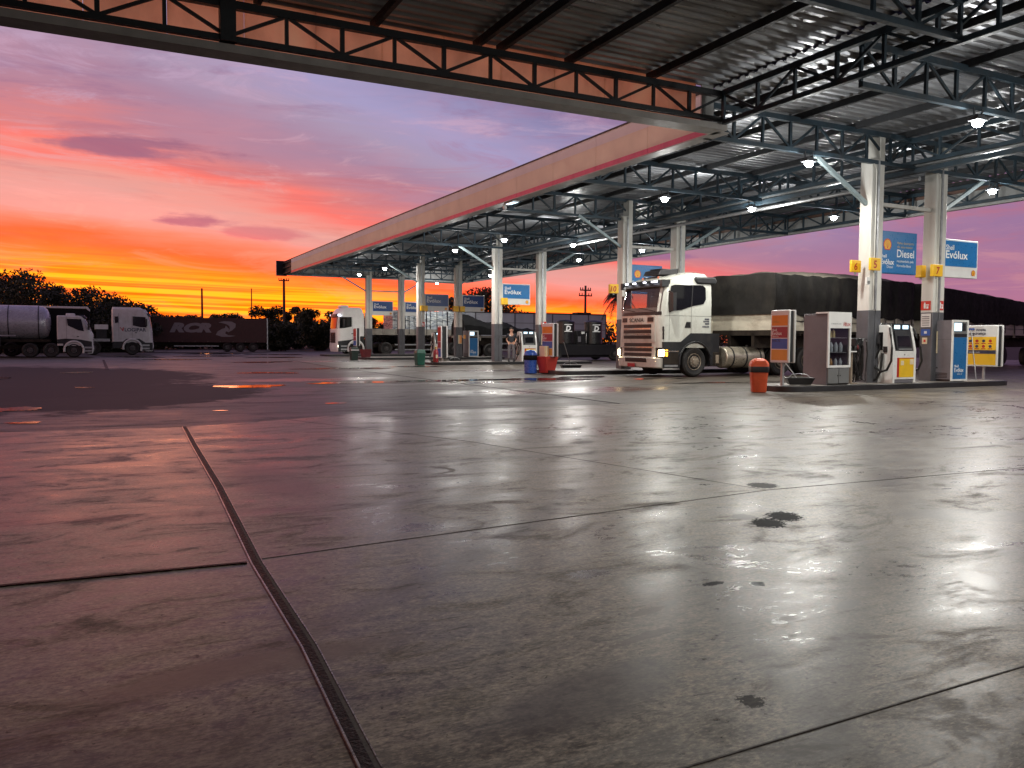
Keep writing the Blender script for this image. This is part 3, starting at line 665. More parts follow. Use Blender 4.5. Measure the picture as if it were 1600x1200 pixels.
# ------------------------------------------------------------------ hanging signs
def flag_sign(x0, x1, y, z0, z1, label, diesel=False, blue='sign_blue'):
    t = thing('hanging_sign', label, 'sign', (x0, y, z0), group='blue fuel signs on the columns')
    w, h = x1-x0, z1-z0
    mb = MB(); mb.box(0, w, -.06, .06, 0, h, 'sign_white' if not diesel else 'sign_blue'); mb.build('frame', t, bevel=.012)
    mb = MB()
    if diesel:
        mb.box(.02, w-.02, -.068, -.055, .02, h-.02, 'sign_blue')
        fy = -.0725
        mb.shell(.155, (w*.2, fy, h*.68), FACE_NY)
        mb.text('Shell', .13, (.05, fy, h*.37), FACE_NY, 'text_white', .012); mb.text('Evólux', .2, (.05, fy, h*.215), FACE_NY, 'text_white', .018); mb.text('Diesel', .1, (w*.2, fy, h*.13), FACE_NY, 'text_white')
        mb.text('Diesel', .3, (w*.46, fy, h*.4), FACE_NY, 'text_white', .012, width=w*.46)
        mb.text('recomendado pela', .1, (w*.46, fy, h*.28), FACE_NY, 'text_white', .004, width=w*.45); mb.text('Mercedes-Benz', .1, (w*.46, fy, h*.17), FACE_NY, 'text_white', .004, width=w*.38)
        mb.text('Melhor desempenho', .09, (w*.46, fy, h*.71), FACE_NY, 'text_yellow', width=w*.45); mb.text('do seu motor', .09, (w*.46, fy, h*.62), FACE_NY, 'text_yellow', width=w*.42)
    else:
        mb.box(.05, w-.05, -.068, -.055, h*.29, h-.05, blue)
        fy = -.0725
        mb.text('Shell', .2, (.14, fy, h*.72), FACE_NY, 'text_white', .012); mb.text('Evólux', .31, (.14, fy, h*.5), FACE_NY, 'text_white', .018, width=.98)
        mb.shell(.085, (w-.2, fy, h*.14), FACE_NY)
    mb.build('panel', t)
    mb = MB(); mb.box(-.08, .0, -.03, .03, h*.25, h*.32, 'steel_pale'); mb.box(-.08, .0, -.03, .03, h*.7, h*.77, 'steel_pale'); mb.build('bracket', t)
    return t
ZS0, ZS1 = 3.1, 4.19
names = ['nearest pumps', 'white truck cab', 'attendant and yellow dispenser', 'red extinguisher', 'far pallet truck']
for i, y in enumerate(COLY):
    a = i < 2
    flag_sign(19.0, 20.52 if a else 20.66, y, ZS0, ZS1 + (.06 if a else 0), ['blue sign with shell emblem and the word Diesel between the two nearest columns', 'blue Diesel sign half hidden behind the white truck cab roof',
              'largest distant blue sign with white text, above the attendant and beside the third column', 'blue sign with white text directly right of the column with the green bin', 'blue sign with white text just above the back of the far white truck cab'][i], a, 'sign_blue' if i < 3 else 'sign_navy')
    if i in (0, 3, 4, 2):
        flag_sign(21.62, 23.22, y, ZS0, ZS1, ['blue and white sign farthest right, to the right of the box with seven', '', 'blue sign right of the column by the blue bin', 'blue and white sign above the black tarpaulin load',
                  'blue sign partly hidden by a column over the stacked pallets'][i], False, 'sign_blue' if i < 3 else 'sign_navy') if i != 2 else None
# ------------------------------------------------------------------ number boxes
def number_box(x, y, z, wd, ht, dp, txt, label, rz=0):
    t = thing('number_sign', label, 'number sign', (x, y, z), rz, 'yellow number boxes on the columns')
    mb = MB(); mb.box(-wd/2, wd/2, -dp/2, dp/2, 0, ht, 'sign_yellow'); mb.build('box', t, bevel=.012)
    mb = MB(); mb.box(-wd/2+.02, wd/2-.02, -dp/2-.005, -dp/2+.01, .02, ht-.02, 'sign_yellow')
    if txt: mb.text(txt, ht*.85, (-.085*len(txt)-.01*(len(txt)-1), -dp/2-.009, ht*.19), FACE_NY, 'text_red', .02, .12 if txt != '5' else .05)
    mb.build('panel', t)
    mb = MB(); mb.beam((0, 0, -.06), (0, 0, 0), .04, .04, 'steel_pale'); mb.build('bracket', t)
    return t
Y1 = COLY[0]
number_box(18.14, Y1-.02, 3.08, .38, .32, .06, '6', 'yellow box with red six left of the near column')
number_box(18.47, Y1-.36, 3.12, .4, .33, .06, '5', 'yellow box with red five on the front of the near column')
number_box(20.97, Y1-.36, 3.06, .42, .33, .1, '7', 'yellow box with red seven on the second near column')
number_box(20.93, Y1+.1, 3.06, .2, .34, .2, '', 'plain orange side of a number box behind the one with seven')
number_box(18.18, COLY[1]-.05, 3.08, .4, .36, .14, '10', 'orange yellow box reading ten beside the palm, left of the truck cab')
number_box(19.02, COLY[2]-.3, 3.08, .3, .34, .2, '', 'small yellow box at the lower left corner of the sign over the attendant')
number_box(18.85, COLY[3]-.3, 3.08, .46, .34, .2, '', 'small yellow box on the column behind the green bin')
number_box(21.05, COLY[3]-.3, 3.08, .36, .36, .2, '', 'left one of two orange boxes on the column beside the black tarpaulin load')
number_box(21.5, COLY[3]-.3, 3.08, .34, .36, .2, '', 'right one of two orange boxes on the column beside the black tarpaulin load')
# ------------------------------------------------------------------ notices on the columns
def notice(x, y, z, w, h, face, mats, label, cat='notice'):
    mb = MB(); F = face
    def q(x0, x1, z0, z1, d, mt):
        at = Vector((x, y, z)); mb.add([at + F @ Vector(p) for p in ((x0, z0, d), (x1, z0, d), (x1, z1, d), (x0, z1, d), (x0, z0, d-.006), (x1, z0, d-.006), (x1, z1, d-.006), (x0, z1, d-.006))],
                                       [(0, 1, 2, 3), (4, 5, 6, 7), (0, 1, 5, 4), (1, 2, 6, 5), (2, 3, 7, 6), (3, 0, 4, 7)], mt)
    for (x0, x1, z0, z1, mt), k in zip(mats, range(9)): q(x0*w, x1*w, z0*h, z1*h, .004+.003*k, mt)
    return tag(mb.build('notice'), label, cat, 'small notices on the columns')
cf = lambda r: (COLX[r]-.205, COLX[r]+.225)
ext = [(0, 1, 0, 1, 'logo_red'), (.3, .5, .18, .7, 'text_white'), (.34, .46, .7, .84, 'text_white'), (.55, .85, .5, .62, 'text_white'), (.6, .8, .15, .42, 'text_white')]
x0 = COLX[1]-.215
notice(x0, Y1+.19, 2.14, .3, .26, FACE_NX, ext, 'red square extinguisher sign on the shaded side of the second near column')
notice(COLX[1]-.03, Y1-.214, 2.14, .22, .26, FACE_NY, ext, 'red extinguisher sign on the lit front of the second near column')
paper = [(0, 1, 0, 1, 'sign_white')] + [(.12, .88, .12+.16*k, .17+.16*k, 'cabinet_grey') for k in range(5)]
notice(x0-.004, Y1+.17, 1.66, .3, .38, FACE_NX, paper, 'white printed sheet under the extinguisher sign')
notice(x0-.004, Y1+.16, 1.42, .28, .18, FACE_NX, [(0, 1, 0, 1, 'poster_blue'), (.35, .65, .3, .7, 'sign_white')], 'small blue plate below the white printed sheet')
notice(x0-.004, Y1+.12, 1.18, .16, .18, FACE_NX, [(0, 1, 0, 1, 'cream'), (.3, .7, .3, .7, 'logo_red')], 'cream sticker low on the grey part of the second near column')
strip = [(0, 1, 0, 1, 'cream')] + [(.35, .98, .05+.16*k, .17+.16*k, 'poster_orange') for k in range(6)]
notice(COLX[1]-.06, Y1-.214, .92, .2, .62, FACE_NY, strip, 'tall strip of orange labels on the front of the second near column')
notice(COLX[1]-.06, COLY[2]-.214, 1.95, .3, .28, FACE_NY, ext, 'red sign on the column behind the red planter')
notice(COLX[1]-.06, COLY[2]-.214, 1.0, .22, .55, FACE_NY, strip, 'yellow label strip on the column behind the red planter')
notice(COLX[1]-.06, COLY[3]-.214, 1.0, .24, .55, FACE_NY, strip, 'pale label strip on the column left of the far blue dispenser')
notice(COLX[0]-.02, COLY[3]-.214, 2.1, .24, .28, FACE_NY, ext, 'red sign on the column above the green bin')
mb = MB(); mb.box(0, .12, -.05, .0, 0, .2, 'sign_white'); mb.box(.03, .09, -.08, -.05, .02, .1, 'cabinet_door')
tag(mb.build('switch_box', loc=(18.32, Y1-.2, 2.75)), 'small white electrical box below the boxes five and six', 'switch box')
# ------------------------------------------------------------------ poster stands (the poster looks to -X)
def poster_stand(x, y, z0, z1, wd, label, kind='fuel', rz=0.0, zbase=.13, dp=.26):
    t = thing('poster_stand', label, 'poster stand', (x, y, zbase), rz, 'poster stands on the islands')
    z0 -= zbase; z1 -= zbase
    mb = MB(); mb.cyl((dp/2, 0, 0), (dp/2, 0, z0+.1), .045, 'galv', 12); mb.box(dp/2-.12, dp/2+.12, -.12, .12, 0, .015, 'galv'); mb.build('post', t)
    mb = MB(); mb.box(.055, dp-.055, -wd/2+.045, wd/2-.045, z0+.02, z1-.02, 'cab_dark'); mb.build('housing', t)
    for a, b in ((0, .06), (dp-.06, dp)):
        mb = MB(); mb.box(a, b, -wd/2, wd/2, z0, z1, 'sign_white'); mb.build('frame', t, bevel=.03, segs=3)
    mb = MB(); X0 = -.005; h = z1-z0
    def band(a, b, mt, d=0): mb.box(X0-d, X0+.008, -wd/2+.05, wd/2-.05, z0+h*a, z0+h*b, mt)
    if kind == 'fuel':
        band(.05, .25, 'poster_ochre'); band(.265, .46, 'poster_blue'); band(.475, .68, 'poster_maroon'); band(.705, .9, 'poster_orange')
        fx = X0-.003
        mb.text('Shell', .085, (fx, wd/2-.07, z0+h*.60), FACE_NX, 'text_white', .01); mb.text('Evólux', .12, (fx, wd/2-.07, z0+h*.53), FACE_NX, 'text_white', .01)
        mb.text('Aditivado', .055, (fx, wd/2-.07, z0+h*.49), FACE_NX, 'text_white'); mb.text('Arla 32', .09, (fx, wd/2-.07, z0+h*.4), FACE_NX, 'text_dark', .01); mb.text('Evólux', .09, (fx, wd/2-.07, z0+h*.76), FACE_NX, 'poster_ochre', .01)
    elif kind == 'safety':
        band(.04, .72, 'sign_yellow'); band(.31, .40, 'text_dark', .003)
        fx = X0-.003
        mb.text('Por nossa', .13, (fx, wd/2-.1, z0+h*.86), FACE_NX, 'text_dark', .012); mb.text('segurança', .13, (fx, wd/2-.1, z0+h*.77), FACE_NX, 'text_dark', .012)
        for r in range(2):
            for c in range(4):
                yy = wd/2-.15-c*(wd-.25)/3.6; zc = z0+h*(.62-.13*r)
                mb.add([Vector((fx, yy-.05*math.cos(k*PI/6), zc+.045*math.sin(k*PI/6))) for k in range(12)], [tuple(range(12))], 'text_red' if (r+c) % 2 else 'text_dark')
                mb.box(fx-.001, fx+.001, yy-.065, yy+.065, zc-.085, zc-.06, 'text_red')
        mb.text('desligue o motor', .05, (fx-.004, wd/2-.12, z0+h*.335), FACE_NX, 'text_white')
    elif kind == 'red':
        band(.04, .3, 'poster_blue'); band(.32, .5, 'poster_maroon'); band(.52, .95, 'red_box')
    mb.build('poster', t)
    return t
poster_stand(15.05, 14.98, .70, 2.0, .62, 'tall poster stand striped orange, maroon, blue and ochre beside the orange bin', dp=.24)
poster_stand(23.4, 15.27, .52, 1.74, .98, 'yellow safety poster stand at the right end of the nearest island', 'safety', dp=.3)
poster_stand(14.95, 26.4, .62, 1.86, .85, 'striped poster stand behind the red planter', dp=.24)
poster_stand(15.75, 39.0, .3, 1.95, .5, 'pale edged red and blue poster stand beside the red extinguisher', 'red', dp=.36)
poster_stand(17.4, 59.9, .75, 2.1, .8, 'narrow dim poster stand in front of the far pallet truck', 'red', dp=.3)
# ------------------------------------------------------------------ cabinet with oil bottles
cbx, cby = 16.5, 14.78
t = thing('display_cabinet', 'tall grey and white glass fronted cabinet of bottles on the nearest island', 'display cabinet', (cbx, cby, .13))
W_, D_, H_ = .8, .8, 1.83
mb = MB(); mb.box(0, .03, .02, D_, 0, H_-.05, 'cabinet_grey'); mb.box(W_-.03, W_, .02, D_, 0, H_-.05, 'cabinet_grey'); mb.box(.03, W_-.03, D_-.03, D_, 0, H_-.05, 'cabinet_grey'); mb.box(.0, W_, .02, D_, H_-.05, H_-.02, 'cabinet_grey'); mb.box(.03, W_-.03, .02, D_-.03, .42, .45, 'cabinet_grey'); mb.build('body', t, bevel=.01)
mb = MB(); mb.box(-.01, W_+.01, -.02, .02, 1.44, H_+.02, 'sign_white'); mb.box(-.01, W_+.01, .02, D_*.5, H_-.018, H_+.02, 'sign_white')
mb.text('Shell', .045, (W_*.66, -.024, 1.57), FACE_NY, 'text_red', .01); mb.text('HELIX', .1, (W_*.64, -.024, 1.5), FACE_NY, 'text_red', .018, width=.26); mb.text('A evolução do motor', .04, (.08, -.024, 1.54), FACE_NY, 'text_dark', width=.36)
mb.build('header', t)
mb = MB()
for a in ((-.01, .05), (W_-.05, W_+.01)): mb.box(a[0], a[1], -.02, .02, .44, 1.438, 'sign_white')
mb.box(.052, W_-.052, -.02, .02, .44, .5, 'sign_white'); mb.build('frame', t)
mb = MB(); mb.box(.05, W_-.05, .0, .006, .5, 1.44, 'glass_clear'); mb.build('glass', t)
for z in (.83, 1.2):
    mb = MB(); mb.box(.04, W_-.04, .06, D_-.06, z-.01, z+.005, 'galv'); mb.build('shelf', t)
for a in (.02, W_/2+.005):
    d = MB(); d.box(a, a+W_/2-.03, -.012, .015, .04, .42, 'cabinet_door'); dd = d.build('door', t, bevel=.006)
    h = MB(); h.cyl((a+W_/2-.06 if a < .1 else a+.04, -.03, .24), (a+W_/2-.06 if a < .1 else a+.04, -.01, .24), .012, 'black_plastic', 8); h.build('handle', dd)
def bottle(x, y, z, k, mt, label):
    mb = MB(); mb.lathe([(.045*k, 0), (.05*k, .02), (.05*k, .16*k), (.03*k, .2*k), (.016*k, .22*k), (.016*k, .24*k)], mt, 12); mb.lathe([(.02*k, .24*k), (.02*k, .27*k), (.001, .272*k)], 'black_plastic', 10)
    return tag(mb.build('bottle', loc=(x, y, z)), label, 'bottle', 'oil bottles in the glass cabinet')
for i in range(4): bottle(cbx+.12+i*.17, cby+.16, .635+.335, 1.05, 'bottle_grey', ['grey oil bottle on the middle shelf of the cabinet, first from the left', 'grey oil bottle on the middle shelf of the cabinet, second from the left', 'grey oil bottle on the middle shelf of the cabinet, third from the left', 'grey oil bottle on the middle shelf of the cabinet, last on the right'][i])
for i in range(4): bottle(cbx+.11+i*.175, cby+.16, .583, .95, ['bottle_amber', 'bottle_amber', 'bottle_grey', 'bottle_grey'][i], ['brown bottle at the left end of the bottom shelf of the cabinet', 'reddish brown bottle second on the bottom shelf of the cabinet', 'grey bottle third on the bottom shelf of the cabinet', 'grey bottle at the right end of the bottom shelf of the cabinet'][i])
for i in range(3): bottle(cbx+.12+i*.12, cby+.16, 1.338, .9, 'bottle_yellow', ['yellowish bottle at the left of the top shelf of the cabinet', 'middle yellowish bottle on the top shelf of the cabinet', 'yellowish bottle on the right of the three on the top shelf'][i])
# ------------------------------------------------------------------ hose stand by the near column
t = thing('hose_stand', 'bundle of dark hoses hung on a pale stand beside the near column', 'hose stand', (17.85, 15.1, .13))
mb = MB(); mb.box(-.16, -.1, -.03, .03, 0, .84, 'rust_hose'); mb.box(-.2, .02, -.1, .12, 0, .02, 'rust_hose'); mb.build('post', t)
mb = MB(); mb.box(-.36, -.06, -.12, .12, .83, .86, 'sign_white'); mb.prism([(-.3, .82), (-.14, .82), (-.14, .68)], -.02, .02, 'rust_hose'); mb.build('tray', t)
mb = MB(); mb.box(-.06, .2, -.1, .1, .98, 1.2, 'black_plastic'); mb.box(-.04, .02, -.13, -.09, .9, 1.02, 'dark_red'); mb.build('reel_box', t, bevel=.03)
mb = MB(); rnd = random.Random(4)
for k in range(13):
    x = -.05+rnd.uniform(0, .3); y = rnd.uniform(-.12, .12); top = rnd.uniform(.95, 1.22); lo = rnd.uniform(.03, .3); wd = rnd.uniform(.04, .14)
    pts = [(x+wd*math.sin(PI*s/12)*rnd.choice((1, 1, .8))+.03*math.sin(s+k), y+.03*math.cos(s*.7+k), lo+(top-lo)*(.5+.5*math.cos(PI*s/12))) for s in range(25)]
    mb.tube(pts, .016, 'black_hose', 6)
mb.build('hose', t)
# ------------------------------------------------------------------ dispensers
def dispenser(x, y, label, dim=False):
    """white dispenser: front to -Y, nozzle cheeks to -X and +X; .95 wide, .8 deep"""
    t = thing('fuel_dispenser', label, 'fuel dispenser', (x, y, .13), group='white and yellow fuel dispensers')
    W, D = .92, .72
    mb = MB(); mb.box(.1, W-.1, .02, D-.02, 0, .1, 'cabinet_grey'); mb.box(.06, W-.06, .0, D, .1, .86, 'white_paint'); mb.build('body', t, bevel=.012)
    mb = MB(); mb.prism([(.02, .86), (D-.02, .86), (D-.1, 1.3), (D-.16, 1.6), (.16, 1.6), (.1, 1.3)], .09, W-.09, 'black_plastic', 'x'); mb.build('head', t, bevel=.02)
    mb = MB(); mb.prism([(.0, .9), (.09, 1.4), (.115, 1.4), (.03, .9)], .14, W-.14, 'cab_dark', 'x'); mb.build('front_panel', t)
    for sx, nm in ((0, 'L'), (1, 'R')):
        a, b = (.0, .085) if sx == 0 else (W-.085, W)
        ck = MB(); ck.prism([(-.0, .0), (D, .0), (D, .88), (D-.14, 1.5), (D-.2, 1.56), (.2, 1.56), (.14, 1.5), (.0, .88)], a, b, 'white_paint', 'x'); c = ck.build('side_cheek', t, bevel=.012)
        xo = a-.006 if sx == 0 else b+.006
        hb = MB(); hb.box(min(xo, xo+(.012 if sx == 0 else -.012)), max(xo, xo+(.012 if sx == 0 else -.012)), .33, .52, .88, 1.36, 'grille_black'); hb.build('nozzle_bay', c)
        nz = MB(); o_ = -1 if sx == 0 else 1
        nz.tube([(xo+o_*.05, .4, 1.3), (xo+o_*.06, .42, 1.2), (xo+o_*.07, .4, 1.05), (xo+o_*.05, .36, .95)], [.03, .05, .045, .03], 'black_plastic'); nz.build('nozzle', c)
        hs = MB(); P0 = Vector((xo+o_*.05, .36, .95))
        hs.tube([(xo+o_*.05, .36, .95), (xo+o_*.1, .5, .6), (xo+o_*.12, .45, .42), (xo+o_*.14, .25, .3), (xo+o_*.16, .05, .36), (xo+o_*.14, -.06, .6), (xo+o_*.1, -.04, .95), (xo+o_*.04, .06, 1.3), (xo, .12, 1.48)], .03, 'black_hose')
        if sx == 0: hs.tube([(xo+o_*.04, .3, .8), (xo+o_*.1, .3, .3), (xo+o_*.12, .4, .1), (xo+o_*.12, .6, .02)], .032, 'black_hose')
        hs.build('hose', c)
        if sx == 0:
            st = MB(); st.box(xo-.004, xo+.004, .5, .6, .3, .74, 'sign_white'); 
            for k in range(5): st.box(xo-.006, xo-.003, .51, .59, .32+k*.085, .37+k*.085, 'poster_ochre' if k < 3 else 'text_red')
            st.box(xo-.02, xo+.004, .18, .3, .82, .98, 'black_plastic'); st.build('label_panel', c)
    mb = MB(); mb.box(.24, W-.1, -.006, .004, .16, .66, 'disp_yellow'); mb.box(.16, .24, -.008, .004, .16, .68, 'disp_red'); mb.box(.24, W-.1, -.009, .004, .66, .68, 'disp_red')
    mb.box(.3, .42, -.01, -.004, .48, .6, 'cream'); mb.box(W-.26, W-.12, -.01, -.004, .5, .64, 'cream'); mb.build('colour_panel', t)
    mb = MB(); mb.box(.12, W-.12, .125, .135, 1.42, 1.58, 'cab_dark')
    for a in (.17, .5): mb.box(a, a+.21, .112, .128, 1.45, 1.55, 'screen_lit')
    mb.build('display', t)
    mb = MB(); mb.prism([(.02, .98), (.075, 1.26), (.06, 1.26), (.005, .98)], .22, W-.22, 'glass_dark', 'x'); mb.box(.2, W-.2, -.02, .06, .88, .93, 'cabinet_door'); mb.build('screen', t)
    mb = MB(); mb.shell(.05, (.11, -.004, .5), FACE_NY) if dim else mb.box(W/2-.03, W/2+.01, -.006, .0, .75, .77, 'black_plastic'); mb.build('emblem', t)
    return t
d0 = dispenser(18.9, 14.75, 'nearest white dispenser with black hose loops and a yellow and red front')
copy_thing(d0, 'white and yellow dispenser where the attendant stands', (20.0, 38.0, .13))
copy_thing(d0, 'distant dispenser with a dull yellow front half hidden behind the red extinguisher', (19.6, 49.3, .13))
def blue_dispenser(x, y, label):
    t = thing('additive_dispenser', label, 'blue dispenser', (x, y, .13), group='tall blue fronted dispensers')
    W, D, H = .68, .95, 1.72
    mb = MB(); mb.box(0, W, .0, D, .06, H, 'cabinet_grey'); mb.box(.03, W-.03, .03, D-.03, 0, .06, 'black_plastic')
    for k in range(4): mb.box(-.006, .004, .1, D-.1, .1+.04*k, .12+.04*k, 'black_plastic')
    for yy in (.42, .56): mb.cyl((-.01, yy, .38), (.004, yy, .38), .025, 'black_plastic', 10)
    mb.box(-.004, .004, .5, .85, 1.2, 1.45, 'poster_ochre'); mb.box(-.004, .004, .01, D-.01, 1.18, 1.185, 'black_plastic'); mb.build('body', t)
    mb = MB(); mb.box(-.01, .05, -.03, .0, .02, H+.005, 'white_paint'); mb.box(W-.05, W+.01, -.03, .0, .02, H+.005, 'white_paint'); mb.box(.05, W-.05, -.03, 0, .02, .07, 'white_paint'); mb.box(.05, W-.05, -.03, 0, H-.05, H+.005, 'white_paint'); mb.build('frame', t)
    mb = MB(); mb.box(.05, W-.05, -.024, 0, .07, 1.24, 'disp_blue'); mb.text('Shell', .1, (.12, -.028, .4), FACE_NY, 'text_white', .01); mb.text('Evólux', .16, (.12, -.028, .27), FACE_NY, 'text_white', .015, width=.4); mb.text('Arla 32', .07, (.26, -.028, .19), FACE_NY, 'text_white'); mb.build('front_panel', t)
    mb = MB(); mb.box(.05, W-.05, -.02, 0, 1.24, 1.67, 'cabinet_door'); mb.box(.05, W-.05, -.026, -.018, 1.25, 1.34, 'black_plastic'); mb.box(.08, .38, -.03, -.018, 1.42, 1.64, 'screen_lit'); mb.box(.42, .56, -.03, -.018, 1.42, 1.64, 'black_plastic'); mb.build('display', t)
    return t
b0 = blue_dispenser(21.32, 14.78, 'tall grey dispenser with blue front and lit screen, right of column seven')
copy_thing(b0, 'small distant blue fronted dispenser in front of the black tarpaulin', (21.95, 49.2, .13))
# ------------------------------------------------------------------ bins, planter, pans, extinguisher
def push_bin(x, y, k, mt, band, label, dome=True):
    t = thing('waste_bin', label, 'waste bin', (x, y, 0), group='plastic waste bins')
    def sq(r, z, c=.06, n=3):
        p = []
        for cx, cy, a0 in ((1, -1, -90), (1, 1, 0), (-1, 1, 90), (-1, -1, 180)):
            p += [(cx*(r-c)+c*math.cos(R(a0+90*i/n)), cy*(r-c)+c*math.sin(R(a0+90*i/n)), z) for i in range(n+1)]
        return p
    mb = MB(); mb.loft([sq(.155*k, 0), sq(.165*k, .03*k), sq(.2*k, .55*k), sq(.205*k, .6*k)], mt); mb.build('body', t)
    mb = MB(); mb.loft([sq(.208*k, .47*k), sq(.216*k, .5*k), sq(.218*k, .58*k), sq(.214*k, .61*k)], band, caps=False); mb.build('bag_rim', t)
    mb = MB(); mb.loft([sq(.212*k, .6*k), sq(.212*k, .66*k), sq(.19*k, .72*k), sq(.13*k, .78*k), sq(.06*k+.03, .8*k)], mt); mb.prism([(-.17*k, .64*k), (.17*k, .64*k), (.12*k, .74*k), (-.12*k, .74*k)], -.215*k, -.19*k, 'cab_dark' if not dome else mt); mb.build('lid', t)
    return t
push_bin(14.37, 14.95, 1.02, 'orange_bin', 'black_plastic', 'orange push lid bin with black bag rim at the end of the nearest island').rotation_euler[2] = R(-35)
t = thing('waste_drum', 'round blue drum bin with black rim left of the red planter', 'waste bin', (14.5, 26.85, 0))
mb = MB(); mb.lathe([(.22, 0), (.235, .02), (.235, .52), (.245, .53)], 'blue_bin', 24); mb.build('body', t)
mb = MB(); mb.lathe([(.25, .5), (.27, .54), (.27, .64), (.25, .68)], 'tarp_black', 24); mb.build('bag_rim', t)
mb = MB(); mb.lathe([(.25, .66), (.24, .74), (.19, .82), (.1, .87), (.001, .88)], 'blue_bin', 24); mb.build('lid', t)
t = thing('planter_box', 'red tapered box with a cream carton standing in it', 'planter', (14.98, 26.45, 0), R(10))
mb = MB(); mb.loft([[(-.2, -.2, .03), (.2, -.2, .03), (.2, .2, .03), (-.2, .2, .03)], [(-.3, -.3, .64), (.3, -.3, .64), (.3, .3, .64), (-.3, .3, .64)]], 'red_box'); mb.build('body', t, bevel=.01)
mb = MB()
for a in (-.16, .16):
    for b in (-.16, .16): mb.box(a-.02, a+.02, b-.02, b+.02, 0, .04, 'black_plastic')
mb.build('feet', t)
mb = MB(); mb.box(-.22, .22, -.2, .2, .6, 1.02, 'cream')
for k in range(5): mb.box(-.2+k*.09, -.185+k*.09, -.206, -.198, .66, 1.0, 'poster_ochre')
tag(mb.build('carton', loc=(14.98, 26.45, 0.0), bevel=.02), 'cream striped carton standing in the red planter box', 'carton')
def pan(x, y, k, label, rz=0, pole=None):
    t = thing('wash_tub', label, 'tub', (x, y, .0 if pole != 'i' else .13), rz)
    mb = MB(); mb.loft([[(-.28*k, -.18*k, .02), (.28*k, -.18*k, .02), (.28*k, .18*k, .02), (-.28*k, .18*k, .02)], [(-.38*k, -.26*k, .22*k), (.38*k, -.26*k, .22*k), (.38*k, .26*k, .22*k), (-.38*k, .26*k, .22*k)], [(-.35*k, -.23*k, .22*k), (.35*k, -.23*k, .22*k), (.35*k, .23*k, .22*k), (-.35*k, .23*k, .22*k)], [(-.26*k, -.16*k, .05), (.26*k, -.16*k, .05), (.26*k, .16*k, .05), (-.26*k, .16*k, .05)]], 'black_plastic'); mb.build('body', t, bevel=.01)
    mb = MB(); mb.tube([(-.3*k, 0, .2*k), (-.2*k, 0, .3*k), (.0, 0, .33*k), (.2*k, 0, .3*k), (.3*k, 0, .2*k)], .012, 'galv', 6); mb.build('handle', t)
    return t
pan(15.75, 14.98, .9, 'black wash tub on the nearest island between poster and cabinet', R(-35), 'i')
pan(17.3, 28.6, 1.1, 'black tub on the ground left of the white truck', R(-20)).location.z = .0
pan(17.3, 40.6, .9, 'small black tub beside the far red and blue poster', R(-20))
def squeegee(a, b, label, head=True):
    t = thing('squeegee_pole', label, 'squeegee', a)
    d = Vector(b)-Vector(a); mb = MB(); mb.tube([(0, 0, .0), tuple(d)], .014, 'galv', 8); mb.build('pole', t)
    mb = MB(); mb.box(d.x-.02, d.x+.02, d.y-.09, d.y+.09, d.z-.02, d.z+.03, 'poster_blue' if head else 'black_plastic'); mb.build('head', t); return t
squeegee((22.95, 15.1, .13), (23.12, 15.42, 1.62), 'long squeegee leaning on the yellow poster')
squeegee((15.8, 15.0, .2), (15.62, 15.5, .85), 'short dark brush handle leaning out of the near black tub', False)
squeegee((17.35, 28.6, .1), (16.6, 28.0, 1.2), 'long brush handle standing in the tub left of the white truck', False)
squeegee((17.3, 40.6, .1), (17.0, 40.1, 1.5), 'brush handle standing in the small far tub', False)
def big_bin(x, y, k, mt, label, lidmt=None):
    t = thing('lidded_bin', label, 'waste bin', (x, y, 0), group='plastic waste bins')
    mb = MB(); mb.loft([[(-.2*k, -.2*k, 0), (.2*k, -.2*k, 0), (.2*k, .2*k, 0), (-.2*k, .2*k, 0)], [(-.24*k, -.24*k, .62*k), (.24*k, -.24*k, .62*k), (.24*k, .24*k, .62*k), (-.24*k, .24*k, .62*k)]], mt); mb.build('body', t, bevel=.02)
    mb = MB(); mb.loft([[(-.26*k, -.26*k, .62*k), (.26*k, -.26*k, .62*k), (.26*k, .26*k, .62*k), (-.26*k, .26*k, .62*k)], [(-.2*k, -.2*k, .82*k), (.2*k, -.2*k, .82*k), (.2*k, .2*k, .82*k), (-.2*k, .2*k, .82*k)]], lidmt or mt); mb.build('lid', t, bevel=.02)
    return t
big_bin(14.05, 37.3, .92, 'green_bin', 'green lidded bin at the foot of the fourth column')
big_bin(13.8, 47.7, .95, 'dark_green', 'dark green bin with a white liner in front of the far truck wheel', 'dark_green')
mb = MB(); mb.box(-.24, .24, -.26, -.2, 0, .06, 'sign_white'); tag(mb.build('bin_liner', loc=(13.8, 47.7, .58)), 'white liner folded over the dark green bin', 'liner')
t = thing('sand_box', 'dark red open box beside the dark green bin', 'box', (15.2, 49.9, 0), R(5)); t.scale = (.8, .8, .95)
mb = MB(); mb.loft([[(-.26, -.26, .05), (.26, -.26, .05), (.26, .26, .05), (-.26, .26, .05)], [(-.36, -.36, .66), (.36, -.36, .66), (.36, .36, .66), (-.36, .36, .66)], [(-.31, -.31, .66), (.31, -.31, .66), (.31, .31, .66), (-.31, .31, .66)], [(-.25, -.25, .2), (.25, -.25, .2), (.25, .25, .2), (-.25, .25, .2)]], 'dark_red'); mb.build('body', t)
mb = MB(); mb.box(-.24, .24, -.24, .24, 0, .05, 'black_plastic'); mb.build('base', t)
t = thing('fire_extinguisher', 'red wheeled extinguisher with a black hose between green bin and poster', 'extinguisher', (15.1, 37.85, 0))
mb = MB(); mb.lathe([(.1, .06), (.13, .1), (.13, .62), (.1, .7), (.04, .76), (.03, .8)], 'ext_red', 18); mb.build('cylinder', t)
